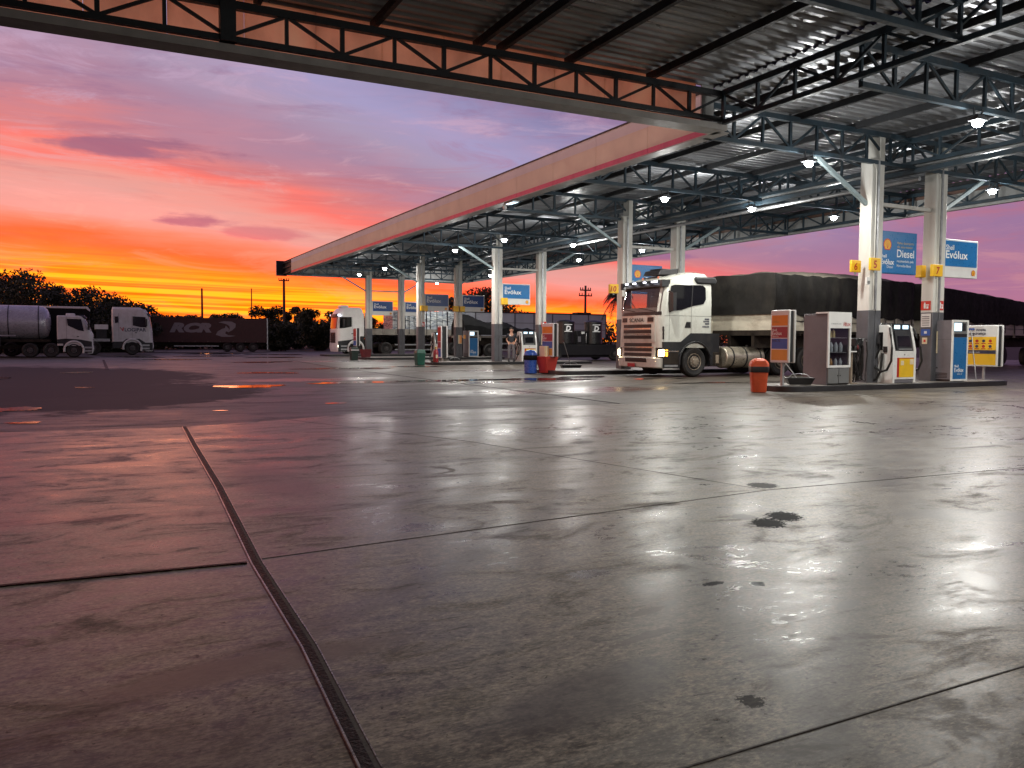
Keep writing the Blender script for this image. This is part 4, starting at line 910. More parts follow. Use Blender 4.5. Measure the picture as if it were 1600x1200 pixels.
mb = MB(); mb.lathe([(.05, .8), (.05, .86), (.02, .9)], 'logo_yellow', 12); mb.box(-.05, .05, -.134, -.12, .34, .5, 'cream'); mb.build('valve', t)
mb = MB(); mb.tube([(0, -.05, .86), (-.2, -.1, .8), (-.3, -.1, .4), (-.26, -.1, .08), (-.12, -.1, .02)], .02, 'black_hose'); mb.build('hose', t)
for a in (-.15, .15):
    mb = MB(); mb.cyl((a-.025, .08, .1), (a+.025, .08, .1), .1, 'rubber', 14); mb.build('wheel', t)
t = thing('security_camera', 'small white camera under the canopy edge', 'camera', (FX+.2, 25.8, 5.84))
mb = MB(); mb.box(-.03, .03, -.03, .03, .04, .12, 'white_paint'); mb.build('bracket', t)
mb = MB(); mb.lathe([(.001, -.09), (.05, -.07), (.07, -.02), (.07, .04), (.001, .041)], 'white_paint', 14); mb.build('dome', t)
t = thing('edge_lamp', 'pale flat lamp on the underside of the fascia above the middle columns', 'lamp', (FX+.18, 25.2, 5.93))
mb = MB(); mb.box(-.12, .12, -.3, .3, -.02, .02, 'sign_white'); mb.build('housing', t); mb = MB(); mb.box(-.1, .1, -.27, .27, -.03, -.02, 'screen_lit'); mb.build('lens', t)
# ------------------------------------------------------------------ trucks (local +x is forward, front wheel at x = 0, +y is the left side)
def outline(z, xf, xb, hw, r, bow=.05, nb=6):
    """closed ring in plan: right side, front with round corners, left side, back"""
    p = [(xb, -hw+.06), (xb+.06, -hw), ((xb+xf)/2, -hw)]
    for i in range(nb+1):
        a = R(-90+90*i/nb); p.append((xf-r+r*math.cos(a), -hw+r+r*math.sin(a)))
    for k in (-.5, 0, .5): p.append((xf, (hw-r)*k))
    for i in range(nb+1):
        a = R(90*i/nb); p.append((xf-r+r*math.cos(a), hw-r+r*math.sin(a)))
    p += [((xb+xf)/2, hw), (xb+.06, hw), (xb, hw-.06)]
    return [(x + (bow*(1-(y/hw)**2) if x > xf-r-.01 else 0), y, z) for x, y in p]
NB = 6
def lv(levels, z):
    for a, b in zip(levels[:-1], levels[1:]):
        if a[0] <= z <= b[0]:
            t_ = (z-a[0])/(b[0]-a[0]); return tuple(p+(q-p)*t_ for p, q in zip(a, b))
    return levels[-1]
def ring(levels, z): l = lv(levels, z); return outline(z, *l[1:6])
def front_patch(mb, levels, z0, z1, y0, y1, offs, mat, n=8, m=14):
    """sheet lying on the front of the cab between two heights and two y values"""
    rows = []
    for i in range(n+1):
        z = z0+(z1-z0)*i/n; rg = [p for p in ring(levels, z) if p[0] > lv(levels, z)[1]-lv(levels, z)[4]-.02]
        rg.sort(key=lambda p: p[1]); row = []
        for k in range(m+1):
            y = y0+(y1-y0)*k/m
            for a, b in zip(rg[:-1], rg[1:]):
                if a[1] <= y <= b[1]: x = a[0]+(b[0]-a[0])*(y-a[1])/max(1e-6, b[1]-a[1]); break
            else: x = rg[-1][0] if y > 0 else rg[0][0]
            row.append((x+offs, y, z))
        rows.append(row)
    mb.grid(rows, mat)
    # rim so that the sheet has a thickness
    for row in (rows[0], rows[-1]): mb.grid([row, [(p[0]-offs*1.5-.01, p[1], p[2]) for p in row]], mat)
    for k in (0, -1): mb.grid([[r[k] for r in rows], [(r[k][0]-offs*1.5-.01, r[k][1], r[k][2]) for r in rows]], mat)
def hollow(ob, plan, z0, z1):
    """cut a room out of a closed mesh"""
    tmp = []
    for b in (1,):
        m_ = MB(); m_.prism(plan, z0, z1, 'cab_dark', 'z'); c = m_.build('cutter', ob.parent); tmp.append(c)
        md = ob.modifiers.new('cut', 'BOOLEAN'); md.operation = 'DIFFERENCE'; md.object = c; md.solver = 'EXACT'; md.material_mode = 'TRANSFER'
    bpy.context.view_layer.update()
    dg = bpy.context.evaluated_depsgraph_get(); me = bpy.data.meshes.new_from_object(ob.evaluated_get(dg))
    ob.modifiers.clear(); ob.data = me
    for c in tmp: bpy.data.objects.remove(c)
NEAR = True
def wheel(parent, x, y, side, r=.52, w=.3, rim='rim', dual=False):
    """side +1: outer face looks to +y"""
    rim = 'rim' if NEAR else 'rim_shaded'
    T_ = Matrix.Translation((x, y, r)) @ Matrix.Rotation(-side*PI/2, 4, 'X')
    h = w/2; k = r/.52
    mb = MB(); mb.lathe([(.29*k, -h), (.44*k, -h-.01), (.5*k, -h+.03), (r, -h+.08), (r, -.03), (r-.012, -.02), (r-.012, .02), (r, .03), (r, h-.08), (.5*k, h-.03), (.44*k, h+.01), (.31*k, h-.01), (.29*k, h-.02)], 'rubber', 32, T_)
    o = mb.build('wheel', parent, angle=25)
    mb = MB(); mb.lathe([(.295*k, h-.03), (.285*k, h+.0), (.26*k, h-.02), (.2*k, h-.05), (.19*k, h+.015), (.13*k, h+.02), (.11*k, h+.05), (.001, h+.06)], rim, 24, T_)
    for i in range(10):
        a = 2*PI*i/10; c = T_ @ Vector((.165*k*math.cos(a), .165*k*math.sin(a), h+.01)); d = T_ @ Vector((.165*k*math.cos(a), .165*k*math.sin(a), h+.05)); mb.cyl(c, d, .018*k, 'chrome', 6)
        c = T_ @ Vector((.238*k*math.cos(a+.3), .238*k*math.sin(a+.3), h-.028)); d = T_ @ Vector((.238*k*math.cos(a+.3), .238*k*math.sin(a+.3), h-.02)); mb.cyl(c, d, .028*k, 'grille_black', 8)
    mb.build('rim', o, angle=30)
    if dual:
        T2 = Matrix.Translation((x, y-side*.34, r)) @ Matrix.Rotation(-side*PI/2, 4, 'X'); mb = MB()
        mb.lathe([(.29*k, -h), (.5*k, -h+.03), (r, -h+.08), (r, h-.08), (.5*k, h-.03), (.29*k, h)], 'rubber', 28, T2); mb.build('wheel', parent, angle=25)
    return o
def arch_poly(xa, xb, ztop, zb, r, cz, n=12):
    """outline of a lower skirt with a round wheel opening at x = 0"""
    p = [(xb, ztop), (xa, ztop), (xa, zb), (r*.98, zb)]
    p += [(r*math.cos(R(a)), cz+r*math.sin(R(a))) for a in [max(0, -5)+180*i/n for i in range(n+1)]]
    p += [(-r*.98, zb), (xb, zb)]
    return p
# --------------------------------------------------------------- near white cab
def near_truck():
    hw = 1.25
    t = thing('semi_truck', 'big white truck cab with dark windows and lit headlamp, heading left out of the pumps', 'truck', (18.36, 22.16+hw, 0), PI, 'white truck cabs')
    L = [(1.0, 1.44, -.75, hw, .2, .05), (1.5, 1.46, -.75, hw, .28, .06), (2.2, 1.44, -.75, hw, .34, .07), (2.5, 1.40, -.75, hw, .34, .07), (3.12, 1.27, -.74, hw-.02, .3, .06), (3.26, 1.18, -.72, hw-.04, .3, .05), (3.42, .82, -.66, hw-.1, .34, .04), (3.54, .36, -.58, hw-.2, .3, .03), (3.6, .1, -.4, hw-.4, .2, .02)]
    mb = MB(); mb.loft([ring(L, z) for z in (1.0, 1.3, 1.5, 1.8, 2.2, 2.5, 2.8, 3.12, 3.26, 3.34, 3.42, 3.48, 3.54, 3.6)], 'white_cab')
    cab = mb.build('cab', t, angle=30); hollow(cab, [(.1, 1.0), (1.8, 1.0), (1.8, -.97), (1.1, -.97), (1.1, -1.5), (.16, -1.5), (.16, -.97), (.1, -.97)], 2.36, 3.02)
    mb = MB()
    for s in (1, -1):      # seams of the door and the side locker
        mb.box(1.1, 1.108, s*(hw+.001)-.002, s*(hw+.001)+.002, 1.25, 2.2, 'cab_dark'); mb.box(.17, .178, s*(hw+.001)-.002, s*(hw+.001)+.002, 1.5, 2.4, 'cab_dark'); mb.box(-.74, 1.3, s*(hw+.001)-.002, s*(hw+.001)+.002, 2.08, 2.088, 'cab_dark')
    mb.build('door_gap', t)
    mb = MB(); mb.box(.95, 1.3, -.95, .98, 2.26, 2.36, 'cab_dark'); mb.build('dashboard', t, bevel=.03)
    for y in (.55, -.5):
        mb = MB(); mb.box(.0, .36, y-.24, y+.24, 2.1, 2.3, 'cab_dark'); mb.box(.31, .44, y-.22, y+.22, 2.3, 2.86, 'cab_dark'); mb.build('seat', t, bevel=.05)
    mb = MB(); mb.tube([(.92+.04*math.cos(a*PI/8), .55+.21*math.cos(a*PI/8), 2.48+.17*math.sin(a*PI/8)) for a in range(17)], .016, 'black_plastic', 6); mb.build('steering_wheel', t)
    mb = MB(); front_patch(mb, L, 2.2, 3.1, -1.12, 1.12, .012, 'glass_tinted'); mb.build('windscreen', t, angle=60)
    mb = MB(); front_patch(mb, L, 2.1, 2.22, -1.15, 1.15, .02, 'cab_dark'); 
    for y in (.95, -.1): mb.beam((1.56, y, 2.24), (1.53, y-.85, 2.36), .02, .02, 'black_plastic')
    mb.build('wiper', t)
    mb = MB(); front_patch(mb, L, 2.35, 2.95, -.78, .6, .02, 'curtain'); mb.build('reflecting_curtain', t) if False else None
    for s in (1, -1):
        y = s*hw
        mb = MB(); mb.prism([(1.13, 2.22), (1.16, 2.5), (1.05, 3.08), (.9, 3.12), (-.3, 3.14), (-.42, 3.05), (-.44, 2.66), (-.34, 2.5), (.15, 2.42), (.6, 2.28)], y-s*.004, y+s*.012, 'glass_dark' if s > 0 else 'glass_tinted'); mb.build('side_window', t)
        mb = MB(); mb.prism([(.16, 2.42), (.2, 2.42), (.16, 3.13), (.12, 3.13)], y+s*.011, y+s*.02, 'cab_dark'); mb.build('window_pillar', t)
        mb = MB(); mb.prism([(.46, 1.68), (.2, 1.68), (.2, 1.88), (.38, 1.88)], y-s*.01, y+s*.008, 'grille_black'); mb.build('door_handle', t)
        mb = MB()                                               # dark skirt with the wheel arch and steps
        pl = [(-.78, 1.5), (.2, 1.5), (.62, 1.2), (1.36, 1.2), (1.36, .32), (.66, .32)] + [(.66*math.cos(R(a)), .52+.66*math.sin(R(a))) for a in range(0, 181, 12)] + [(-.66, .4), (-.78, .4)]
        mb.prism(pl, y-s*.5, y+s*.02, 'cab_dark'); mb.build('skirt', t, angle=40)
        mb = MB(); mb.tube([(.68*math.cos(R(a)), y+s*.03, .52+.68*math.sin(R(a))) for a in range(-8, 189, 12)], .035, 'black_plastic'); mb.build('mudguard', t)
        mb = MB(); mb.box(.72, 1.32, y-s*.02, y+s*.035, .86, .9, 'chrome'); mb.box(.74, 1.3, y-s*.3, y+s*.03, .36, .42, 'galv'); mb.box(.72, 1.34, y+s*.015, y+s*.028, .44, .84, 'grime'); mb.build('step', t)
        mb = MB(); mb.box(1.0, 1.14, s*1.36-.13, s*1.36+.13, 2.24, 2.84, 'black_plastic'); mb.box(.995, 1.0, s*1.36-.11, s*1.36+.11, 2.28, 2.8, 'chrome'); mb.beam((1.1, s*1.2, 2.9), (1.07, s*1.36, 2.84), .05, .05, 'black_plastic'); mb.beam((1.1, s*1.2, 2.2), (1.07, s*1.36, 2.26), .05, .05, 'black_plastic'); mb.build('mirror', t, bevel=.03)
        mb = MB(); mb.prism([(.02, 3.3), (-.06, 3.18), (-.86, 3.18), (-.94, 3.3), (-.84, 3.44), (.0, 3.42)], s*1.0, s*1.27, 'cab_dark'); mb.build('side_deflector', t, bevel=.05, segs=3)
        mb = MB(); mb.box(1.3, 1.345, y-s*.16, y+s*.004, 1.28, 1.72, 'grille_black'); mb.build('corner_vent', t, bevel=.02)
        # lamps of one side
        mb = MB(); mb.box(1.2, 1.44, s*1.0, s*1.272, .66, .98, 'cab_dark'); mb.build('lamp_housing', t, bevel=.03)
        mb = MB(); mb.box(1.28, 1.452, s*1.1, s*1.281, .70, .94, 'head_lit'); mb.build('headlight', t, bevel=.03)
        mb = MB(); mb.box(1.16, 1.268, s*1.2, s*1.283, .70, .94, 'amber_lit'); mb.build('indicator', t, bevel=.02)
        mb = MB(); mb.cyl((1.5, s*1.0, .58), (1.53, s*1.0, .58), .09, 'head_lit', 18); mb.build('fog_lamp', t)
    # grille in the body colour with black slots
    G = MB(); front_patch(G, L, 1.2, 2.1, -.98, .98, .02, 'white_cab')
    for z in (1.74, 1.55, 1.36): front_patch(G, L, z-.06, z+.055, -.8, .8, .034, 'grille_black', 2)
    for s in (1, -1): front_patch(G, L, 1.88, 2.03, s*.9 if s < 0 else .6, -.6 if s < 0 else .9, .034, 'grille_black', 2, 4)
    G.text('SCANIA', .19, (1.556, -.42, 1.88), FACE_PX, 'grille_black', .022, width=.84); gr = G.build('grille', t, angle=50)
    mb = MB()
    for z in (1.645, 1.455): front_patch(mb, L, z-.012, z+.012, -.78, .78, .04, 'chrome', 1)
    mb.build('grille_bar', t)
    BL = [(.3, 1.42, .9, hw+.01, .22, .06), (.34, 1.5, .9, hw+.015, .24, .06), (.64, 1.53, .9, hw+.015, .24, .06), (.66, 1.5, .9, hw, .24, .06)]
    mb = MB(); mb.loft([ring(BL, z) for z in (.3, .34, .64, .66)], 'white_cab'); front_patch(mb, BL, .5, .645, -.62, .62, .012, 'grille_black', 2); mb.build('bumper', t, angle=40)
    LL = [(.6, 1.42, .8, hw-.02, .2, .06), (1.22, 1.42, .8, hw-.02, .2, .06)]
    mb = MB(); mb.loft([ring(LL, z) for z in (.6, 1.22)], 'cab_dark')
    front_patch(mb, LL, .64, 1.2, -.96, .96, .03, 'white_cab')
    for z in (1.1, .93, .76): front_patch(mb, LL, z-.06, z+.055, -.8, .8, .044, 'grille_black', 2)
    front_patch(mb, LL, 1.0, 1.025, -.9, .9, .05, 'chrome', 1); mb.build('lower_grille', t, angle=40)
    mb = MB(); mb.box(1.6, 1.612, -.42, .0, .33, .45, 'plate_red'); mb.build('number_plate', t)
    mb = MB(); front_patch(mb, L, 3.06, 3.3, -1.16, 1.16, .12, 'cab_dark', 4); mb.box(1.05, 1.4, 1.1, 1.2, 3.05, 3.28, 'cab_dark'); mb.box(1.05, 1.4, -1.2, -1.1, 3.05, 3.28, 'cab_dark'); vz = mb.build('sun_visor', t, angle=50)
    for y, k in ((.85, .14), (-.3, .07), (-.75, .06), (.3, .05)):
        mb = MB(); mb.box(1.42, 1.478, y-k, y+k, 3.2, 3.25, 'marker_lit'); mb.build('marker_lamp', vz)
    mb = MB(); mb.loft([[(.98, -.45, 3.5), (.98, .45, 3.5), (.1, .45, 3.56), (.1, -.45, 3.56)], [(.88, -.45, 3.68), (.88, .45, 3.68), (.12, .45, 3.76), (.12, -.45, 3.76)]], 'black_plastic'); mb.box(.3, .8, -.3, .3, 3.7, 3.74, 'cab_dark'); mb.build('roof_air_conditioner', t, bevel=.05, segs=3)
    mb = MB()
    for y in (.4, -.5): mb.box(.86, .94, y-.05, y+.05, 3.36, 3.46, 'chrome')
    mb.tube([(.55, .9, 3.5), (.5, .92, 3.7)], .012, 'black_plastic'); mb.build('horn', t)
    mb = MB(); y = hw+.008
    for k, (wd, zz_) in enumerate(((.2, 1.96), (.26, 1.88), (.18, 1.8), (.3, 1.7))):
        for q in range(5): mb.box(-.6+q*wd/5, -.6+q*wd/5+wd/7, y-.004, y, zz_, zz_+.05, 'text_dark')
    mb.build('door_panel_print', t)
    mb = MB(); mb.box(-6.2, 1.0, -.42, -.32, .62, .9, 'grime'); mb.box(-6.2, 1.0, .32, .42, .62, .9, 'grime'); mb.box(-6.0, -3.0, -.32, .32, .7, .8, 'grime'); mb.box(-1.3, -.8, -1.0, 1.0, .8, 1.5, 'black_plastic'); mb.box(-5.2, -3.8, -.6, .6, .95, 1.15, 'grime'); mb.build('chassis', t)
    for s in (1, -1):
        mb = MB(); mb.cyl((-3.2, s*.9, .66), (-1.42, s*.9, .66), .38, 'tank_alu', 24); tk = mb.build('fuel_tank', t, bevel=.04, angle=50)
        for x in (-3.0, -2.35, -1.75):
            b = MB(); b.cyl((x-.03, s*.9, .66), (x+.03, s*.9, .66), .39, 'cab_dark', 24); b.build('strap', tk)
        b = MB(); b.cyl((-2.6, s*.98, 1.0), (-2.6, s*.98, 1.1), .06, 'cab_dark', 12); b.build('filler_cap', tk)
        mb = MB(); mb.box(-1.25, -.85, s*.8-.2, s*.8+.3, .4, .85, 'grime'); mb.box(-1.2, -1.05, s*1.1-.03, s*1.1+.02, .45, .75, 'rust_hose'); mb.build('battery_box', t, bevel=.02)
        wheel(t, 0, s*(hw-.15), s)
        for x in (-4.0, -5.35): wheel(t, x, s*(hw-.16), s, dual=True)
        mb = MB(); mb.tube([(-4.0+.6*math.cos(R(a)), s*.98, .52+.62*math.sin(R(a))) for a in range(0, 181, 15)], .03, 'black_plastic'); mb.build('mudguard', t)
    return t
pm('curtain', (.5, .4, .36), .6)
near_truck()
# --------------------------------------------------------------- tarpaulined grain trailers behind it
def grain_trailer(x, y, a, L, h0, h1, hump, label, seed, front=True):
    """+x backward from the front near corner; width 2.6 to +y"""
    t = thing('grain_trailer', label, 'trailer', (x, y, 0), a, 'grain trailers of the near truck')
    W = 2.6; zb, zs = 1.62, 2.28; rnd = random.Random(seed)
    mb = MB(); n = 8
    for s in (0, W-.05):
        for k in range(n): mb.box(k*L/n+.02, (k+1)*L/n-.02, s, s+.05, zb, (zb+zs)/2-.01, 'boards'); mb.box(k*L/n+.02, (k+1)*L/n-.02, s, s+.05, (zb+zs)/2+.01, zs, 'boards')
    mb.box(0, .05, .05, W-.05, zb, zs, 'boards'); mb.box(L-.05, L, .05, W-.05, zb, zs, 'boards_grey'); mb.build('side_boards', t, bevel=.008)
    for s in (0, W):
        for k in range(n+1):
            p = MB(); p.box(k*L/n-.045, k*L/n+.045, s-.05, s+.05, zb-.12, zs-.08, 'boards' if k < 5 else 'boards_grey'); p.build('stake', t)
    mb = MB(); mb.box(0, L, .08, W-.08, zb-.1, zb-.005, 'grime')
    for s in (.75, W-.85): mb.box(0, L, s, s+.12, 1.0, zb-.1, 'grime')
    for k in range(12): mb.box(k*L/12, k*L/12+.06, .02, W-.02, zb-.18, zb-.1, 'grime')
    mb.build('chassis', t)
    # tarpaulin: near side, arched top, far side, front and rear ends
    nx = 44; rows = []
    def top(s): return h0+(h1-h0)*s/L
    for i in range(nx+1):
        s = L*i/nx; row = []; ze = top(s); sag = .05*math.sin(s*5.1+seed)+.03*math.sin(s*11+1); hp = hump*math.sin(PI*min(1, max(0, s/L)))**.6
        for k in range(7):
            q = k/6; row.append((s, -.04-.05*math.sin(PI*q)*(1+.8*math.sin(s*6.3+q))-.02*math.sin(s*17+q*2), zs-.06+(ze-zs+.06)*q + sag*q*.4 - (.1*abs(math.sin(s*2.4)) if k == 0 else 0)))
        for k in range(1, 10):
            q = k/10; row.append((s, W*q, ze+hp*math.sin(PI*q)+.02*math.sin(s*8+q*9)+sag*.5))
        for k in range(7):
            q = 1-k/6; row.append((s, W+.05, zs-.06+(ze-zs+.06)*q))
        rows.append(row)
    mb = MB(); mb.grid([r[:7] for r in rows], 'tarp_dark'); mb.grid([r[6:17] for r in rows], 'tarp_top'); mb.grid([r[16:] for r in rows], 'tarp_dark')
    for i, rr in ((0, -.06), (nx, .06)):
        e = rows[i]; f = [(p[0]+rr, p[1], p[2]) for p in e]; mb.grid([e, f], 'tarp_dark'); low = [(p[0], p[1], zs-.1) for p in f]
        m2 = [[(a_[0]+rr*.5*math.sin(j*1.3), a_[1], a_[2]+(b_[2]-a_[2])*j/5) for a_, b_ in zip(f, low)] for j in range(6)]; mb.grid(m2, 'tarp_dark')
    mb.build('tarpaulin', t, angle=60)
    mb = MB()
    for k in range(14):
        s = .25+k*(L-.5)/13; mb.tube([(s, -.1, zs-.05), (s+.03, -.08, zs-.2), (s+.1, -.07, zb+.1)], .02, 'black_hose', 5)
    mb.tube([(0, -.08, zb+.36), (L/2, -.08, zb+.32), (L, -.08, zb+.36)], .01, 'black_hose', 5); mb.build('lashing', t)
    mb = MB(); mb.box(.08, .14, -.01, .05, zb-.1, zb-.04, 'marker_lit'); mb.build('marker_lamp', t)
    for k, xx in enumerate((L-3.4, L-2.1)):
        for s, yy in ((-1, .17), (1, W-.17)): wheel(t, xx, yy, s, r=.5, dual=True)
    return t
ta = R(13); gx, gy = 20.95, 21.15
grain_trailer(gx, gy, ta, 10.6, 3.56, 3.78, .26, 'dark tarpaulin covered trailer with pale side boards hitched behind the white cab', 1)
grain_trailer(gx+11.5*math.cos(ta), gy+11.5*math.sin(ta), ta, 17.5, 3.78, 3.2, .22, 'second tarpaulin covered trailer running out of the right edge', 5, False)
NEAR = False
# --------------------------------------------------------------- other trucks
def plain_truck(name, label, loc, rz, sc_, L, mat, win, arch, fz, visor=None, ac=None, txt=None, lit=False, hw=1.25, grille='grille_black', side_seam=None):
    t = thing(name, label, 'truck', loc, rz, 'white truck cabs'); t.scale = (sc_, sc_, sc_)
    mb = MB(); zs_ = sorted({l[0] for l in L} | {L[0][0]+.3*k for k in range(1, 9) if L[0][0]+.3*k < L[-1][0]})
    mb.loft([ring(L, z) for z in zs_], mat)
    if side_seam:
        for s in (1, -1):
            for a, z0, z1 in side_seam: mb.box(a, a+.012, s*(hw+.001)-.003, s*(hw+.001)+.003, z0, z1, 'cab_dark')
    if txt:
        for i_, (body, size, x, z, mt, sh) in enumerate(txt): mb.text(body, size, (x, -hw-.006, z), FACE_NY, mt, .025, sh)
    mb.build('cab', t, angle=30)
    mb = MB(); front_patch(mb, L, fz[0], fz[1], -hw+.14, hw-.14, .012, 'glass_screen'); mb.build('windscreen', t, angle=60)
    mb = MB(); front_patch(mb, L, L[0][0]+.06, fz[0]-.3, -.7, .7, .014, grille)
    for k in range(5): front_patch(mb, L, L[0][0]+.15+k*.17, L[0][0]+.2+k*.17, -.72, .72, .03, mat if lit is False else 'chrome', 1)
    mb.build('grille', t, angle=50)
    for s in (1, -1):
        y = s*hw
        mb = MB(); mb.prism(win, y-s*.02, y+s*.012, 'glass_dark'); mb.build('side_window', t)
        mb = MB(); mb.prism(arch, y-s*.4, y+s*.018, 'cab_dark'); mb.build('skirt', t, angle=40)
        mb = MB(); mb.tube([(.62*math.cos(R(a)), y+s*.02, .52+.64*math.sin(R(a))) for a in range(-20, 201, 14)], .075, mat); mb.build('mudguard', t)
        mb = MB(); mb.box(.9, 1.04, s*(hw+.12)-.1, s*(hw+.12)+.1, fz[0]+.1, fz[1]-.15, 'black_plastic'); mb.build('mirror', t, bevel=.03)
        mb = MB(); mb.box(L[0][1]-.14, L[0][1]-.02, s*(hw-.34), s*(hw-.02)+s*.025, .62, .82, 'head_soft' if lit else 'chrome'); mb.build('headlight', t, bevel=.04)
        mb = MB(); mb.box(.2, .34, y-.005, y+s*.01, fz[0]-.42, fz[0]-.36, 'grille_black'); mb.build('door_handle', t)
        mb = MB()
        for z in (.42, .66): mb.box(.66, 1.18, y-s*.05, y+s*.03, z, z+.12, 'galv')
        mb.build('step', t)
        wheel(t, 0, s*(hw-.15), s)
    BL = [(.28, L[0][1]-.04, .85, hw, .22, .05), (.62, L[0][1]+.05, .85, hw+.005, .24, .06), (L[0][0]+.05, L[0][1]+.02, .85, hw, .22, .06)]
    mb = MB(); mb.loft([ring(BL, z) for z in (.28, .4, .62, L[0][0]+.05)], mat if lit != 'dark' else 'cab_dark'); mb.build('bumper', t, angle=40)
    if visor: mb = MB(); front_patch(mb, L, visor, visor+.22, -hw+.1, hw-.1, .14, 'cab_dark', 3); v = mb.build('sun_visor', t)
    if visor and lit == 'soft':
        for s in (1, -1): mb = MB(); mb.box(1.2, 1.36, s*(hw-.16), s*(hw+.02), visor+.04, visor+.2, 'marker_lit'); mb.build('marker_lamp', v)
    if ac: mb = MB(); mb.box(ac[0], ac[1], -.5, .5, ac[2], ac[2]+.2, mat); mb.build('roof_air_conditioner', t, bevel=.07, segs=3)
    mb = MB()
    for s in (-.42, .32): mb.box(-8.5 if name != 'truck_tractor' else -5, 1.0, s, s+.1, .62, .88, 'grime')
    mb.build('chassis', t)
    return t
# far white truck with pallets (heads left)
hw = 1.25
LV = [(.9, 1.42, -.68, hw, .3, .06), (2.0, 1.42, -.69, hw, .34, .07), (2.9, 1.32, -.68, hw-.02, .32, .06), (3.15, 1.28, -.66, hw-.04, .34, .05), (3.5, 1.12, -.6, hw-.1, .36, .05), (3.68, .95, -.52, hw-.2, .3, .04), (3.74, .7, -.4, hw-.36, .24, .02)]
win = [(1.28, 2.1), (1.26, 2.98), (.32, 2.98), (.32, 2.24), (.8, 2.14)]
ar = [(-.68, 1.5), (-.4, 1.5), (-.2, 1.36), (.5, 1.2), (1.38, 1.1), (1.38, .3), (.64, .3)] + [(.64*math.cos(R(a)), .52+.64*math.sin(R(a))) for a in range(0, 181, 15)] + [(-.68, .6)]
vt = plain_truck('flatbed_truck', 'distant white truck loaded with wrapped pallets, heading left at the canopy end', (18.26, 62.57+hw, 0), PI, 1.0, LV, 'white_clean', win, ar, (2.08, 2.98), 3.0, (.35, .95, 3.72), None, 'soft', side_seam=[(.26, 1.3, 3.0)])
mb = MB(); mb.box(-9.9, -1.0, -1.28, 1.28, 1.62, 1.74, 'boards_grey')
for k in range(8):
    for s in (-1.28, 1.23): mb.box(-9.9+k*1.11, -8.83+k*1.11, s, s+.05, 1.74, 2.1, 'boards_grey')
mb.box(-9.9, -9.85, -1.23, 1.23, 1.74, 2.1, 'boards_grey'); mb.build('load_bed', vt)
mb = MB()
for y in (-1.1, -.55, 0, .55, 1.1): mb.box(-1.05, -.95, y-.04, y+.04, 1.7, 3.3, 'galv')
for z in (2.3, 2.8, 3.3): mb.box(-1.04, -.96, -1.15, 1.15, z-.03, z+.03, 'galv')
mb.box(-1.5, -1.15, -.4, .4, 1.7, 2.9, 'black_plastic'); mb.build('headboard', vt)
for x in (-2.5, -7.0, -8.3):
    for s in (1, -1): wheel(vt, x, s*(hw-.16), s, dual=True)
mb = MB()
for z in (.4, .8): mb.box(-6.3, -3.2, 1.2, 1.24, z, z+.1, 'galv')
mb.build('side_guard', vt)
mb = MB()
for x in (-3.4, -4.4, -4.9, -5.9, -6.8, -7.7, -8.9): mb.tube([(x, -1.3, 1.7), (x, -1.3, 3.6), (x+.03, -.8, 3.82), (x, .8, 3.82), (x+.02, 1.3, 3.6), (x, 1.3, 1.7)], .03, 'black_hose', 6)
mb.build('strap', vt)
pal0 = None
plab = ['shiny film wrapped pallet at the front of the far flatbed', 'film wrapped pallet second from the cab on the far flatbed', 'film wrapped pallet just left of the fourth column', 'film wrapped pallet partly behind the fourth column', 'film wrapped pallet right of the fourth column', 'film wrapped pallet at the rear of the far flatbed']
rnd = random.Random(3)
for i in range(6):
    for s in (1, -1):
        x = -3.55-i*1.08
        if pal0 is None:
            mb = MB(); nz = 10
            rg = []
            for k in range(nz+1):
                q = .5+.025*math.sin(k*2.1)-(.04 if k == nz else 0)+(0 if k % 2 else .015); rg.append([(a*q+.01*math.sin(k+a*3), b*(q+.06), 1.9*k/nz/1.08) for a, b in ((-1, -1), (-.5, -1.03), (0, -1.02), (.5, -1.04), (1, -1), (1.02, 0), (1, 1), (.5, 1.03), (0, 1.02), (-.5, 1.03), (-1, 1), (-1.02, 0))])
            mb.loft(rg, 'shrink_film'); mb.box(-.5, .5, -.55, .55, -.1, 0, 'wood_pole'); pal0 = o = mb.build('wrapped_pallet', angle=70); tag(o, plab[0], 'pallet', 'wrapped pallets on the far truck')
        else: o = pal0.copy(); COL.objects.link(o)
        o['label'] = plab[i] if s == 1 else 'film wrapped pallet on the far side of the far flatbed'
        o.location = (18.26-x, 62.57+hw-s*.6, 1.86); o.rotation_euler = (0, 0, rnd.choice((0, PI))+rnd.uniform(-.04, .04)); o.scale = (1, 1, 1-.05*rnd.random())
# tanker truck at the left edge (heads right)
LI = [(.85, 1.2, -1.05, hw, .25, .06), (1.6, 1.22, -1.06, hw, .3, .07), (2.2, 1.0, -1.06, hw, .3, .06), (2.95, .66, -1.05, hw-.03, .28, .05), (3.02, .55, -1.0, hw-.1, .26, .04)]
win = [(.66, 1.9), (.5, 2.78), (-.42, 2.78), (-.36, 2.3), (.3, 1.96)]
ar = [(-1.05, 1.3), (-.5, 1.36), (.4, 1.3), (1.16, 1.15), (1.16, .34), (.66, .34)] + [(.66*math.cos(R(a)), .52+.66*math.sin(R(a))) for a in range(0, 181, 15)] + [(-.68, 1.0), (-1.05, 1.0)]
iv = plain_truck('tanker_truck', 'dim white truck pulling a silver tank at the far left edge', (-1.1, 59.1+1.1, 0), 0, .88, LI, 'silver_cab', win, ar, (1.9, 2.85), 2.86, (-.5, .1, 3.0), None, False, side_seam=[(-.46, 1.3, 2.95)])
mb = MB(); n = 24
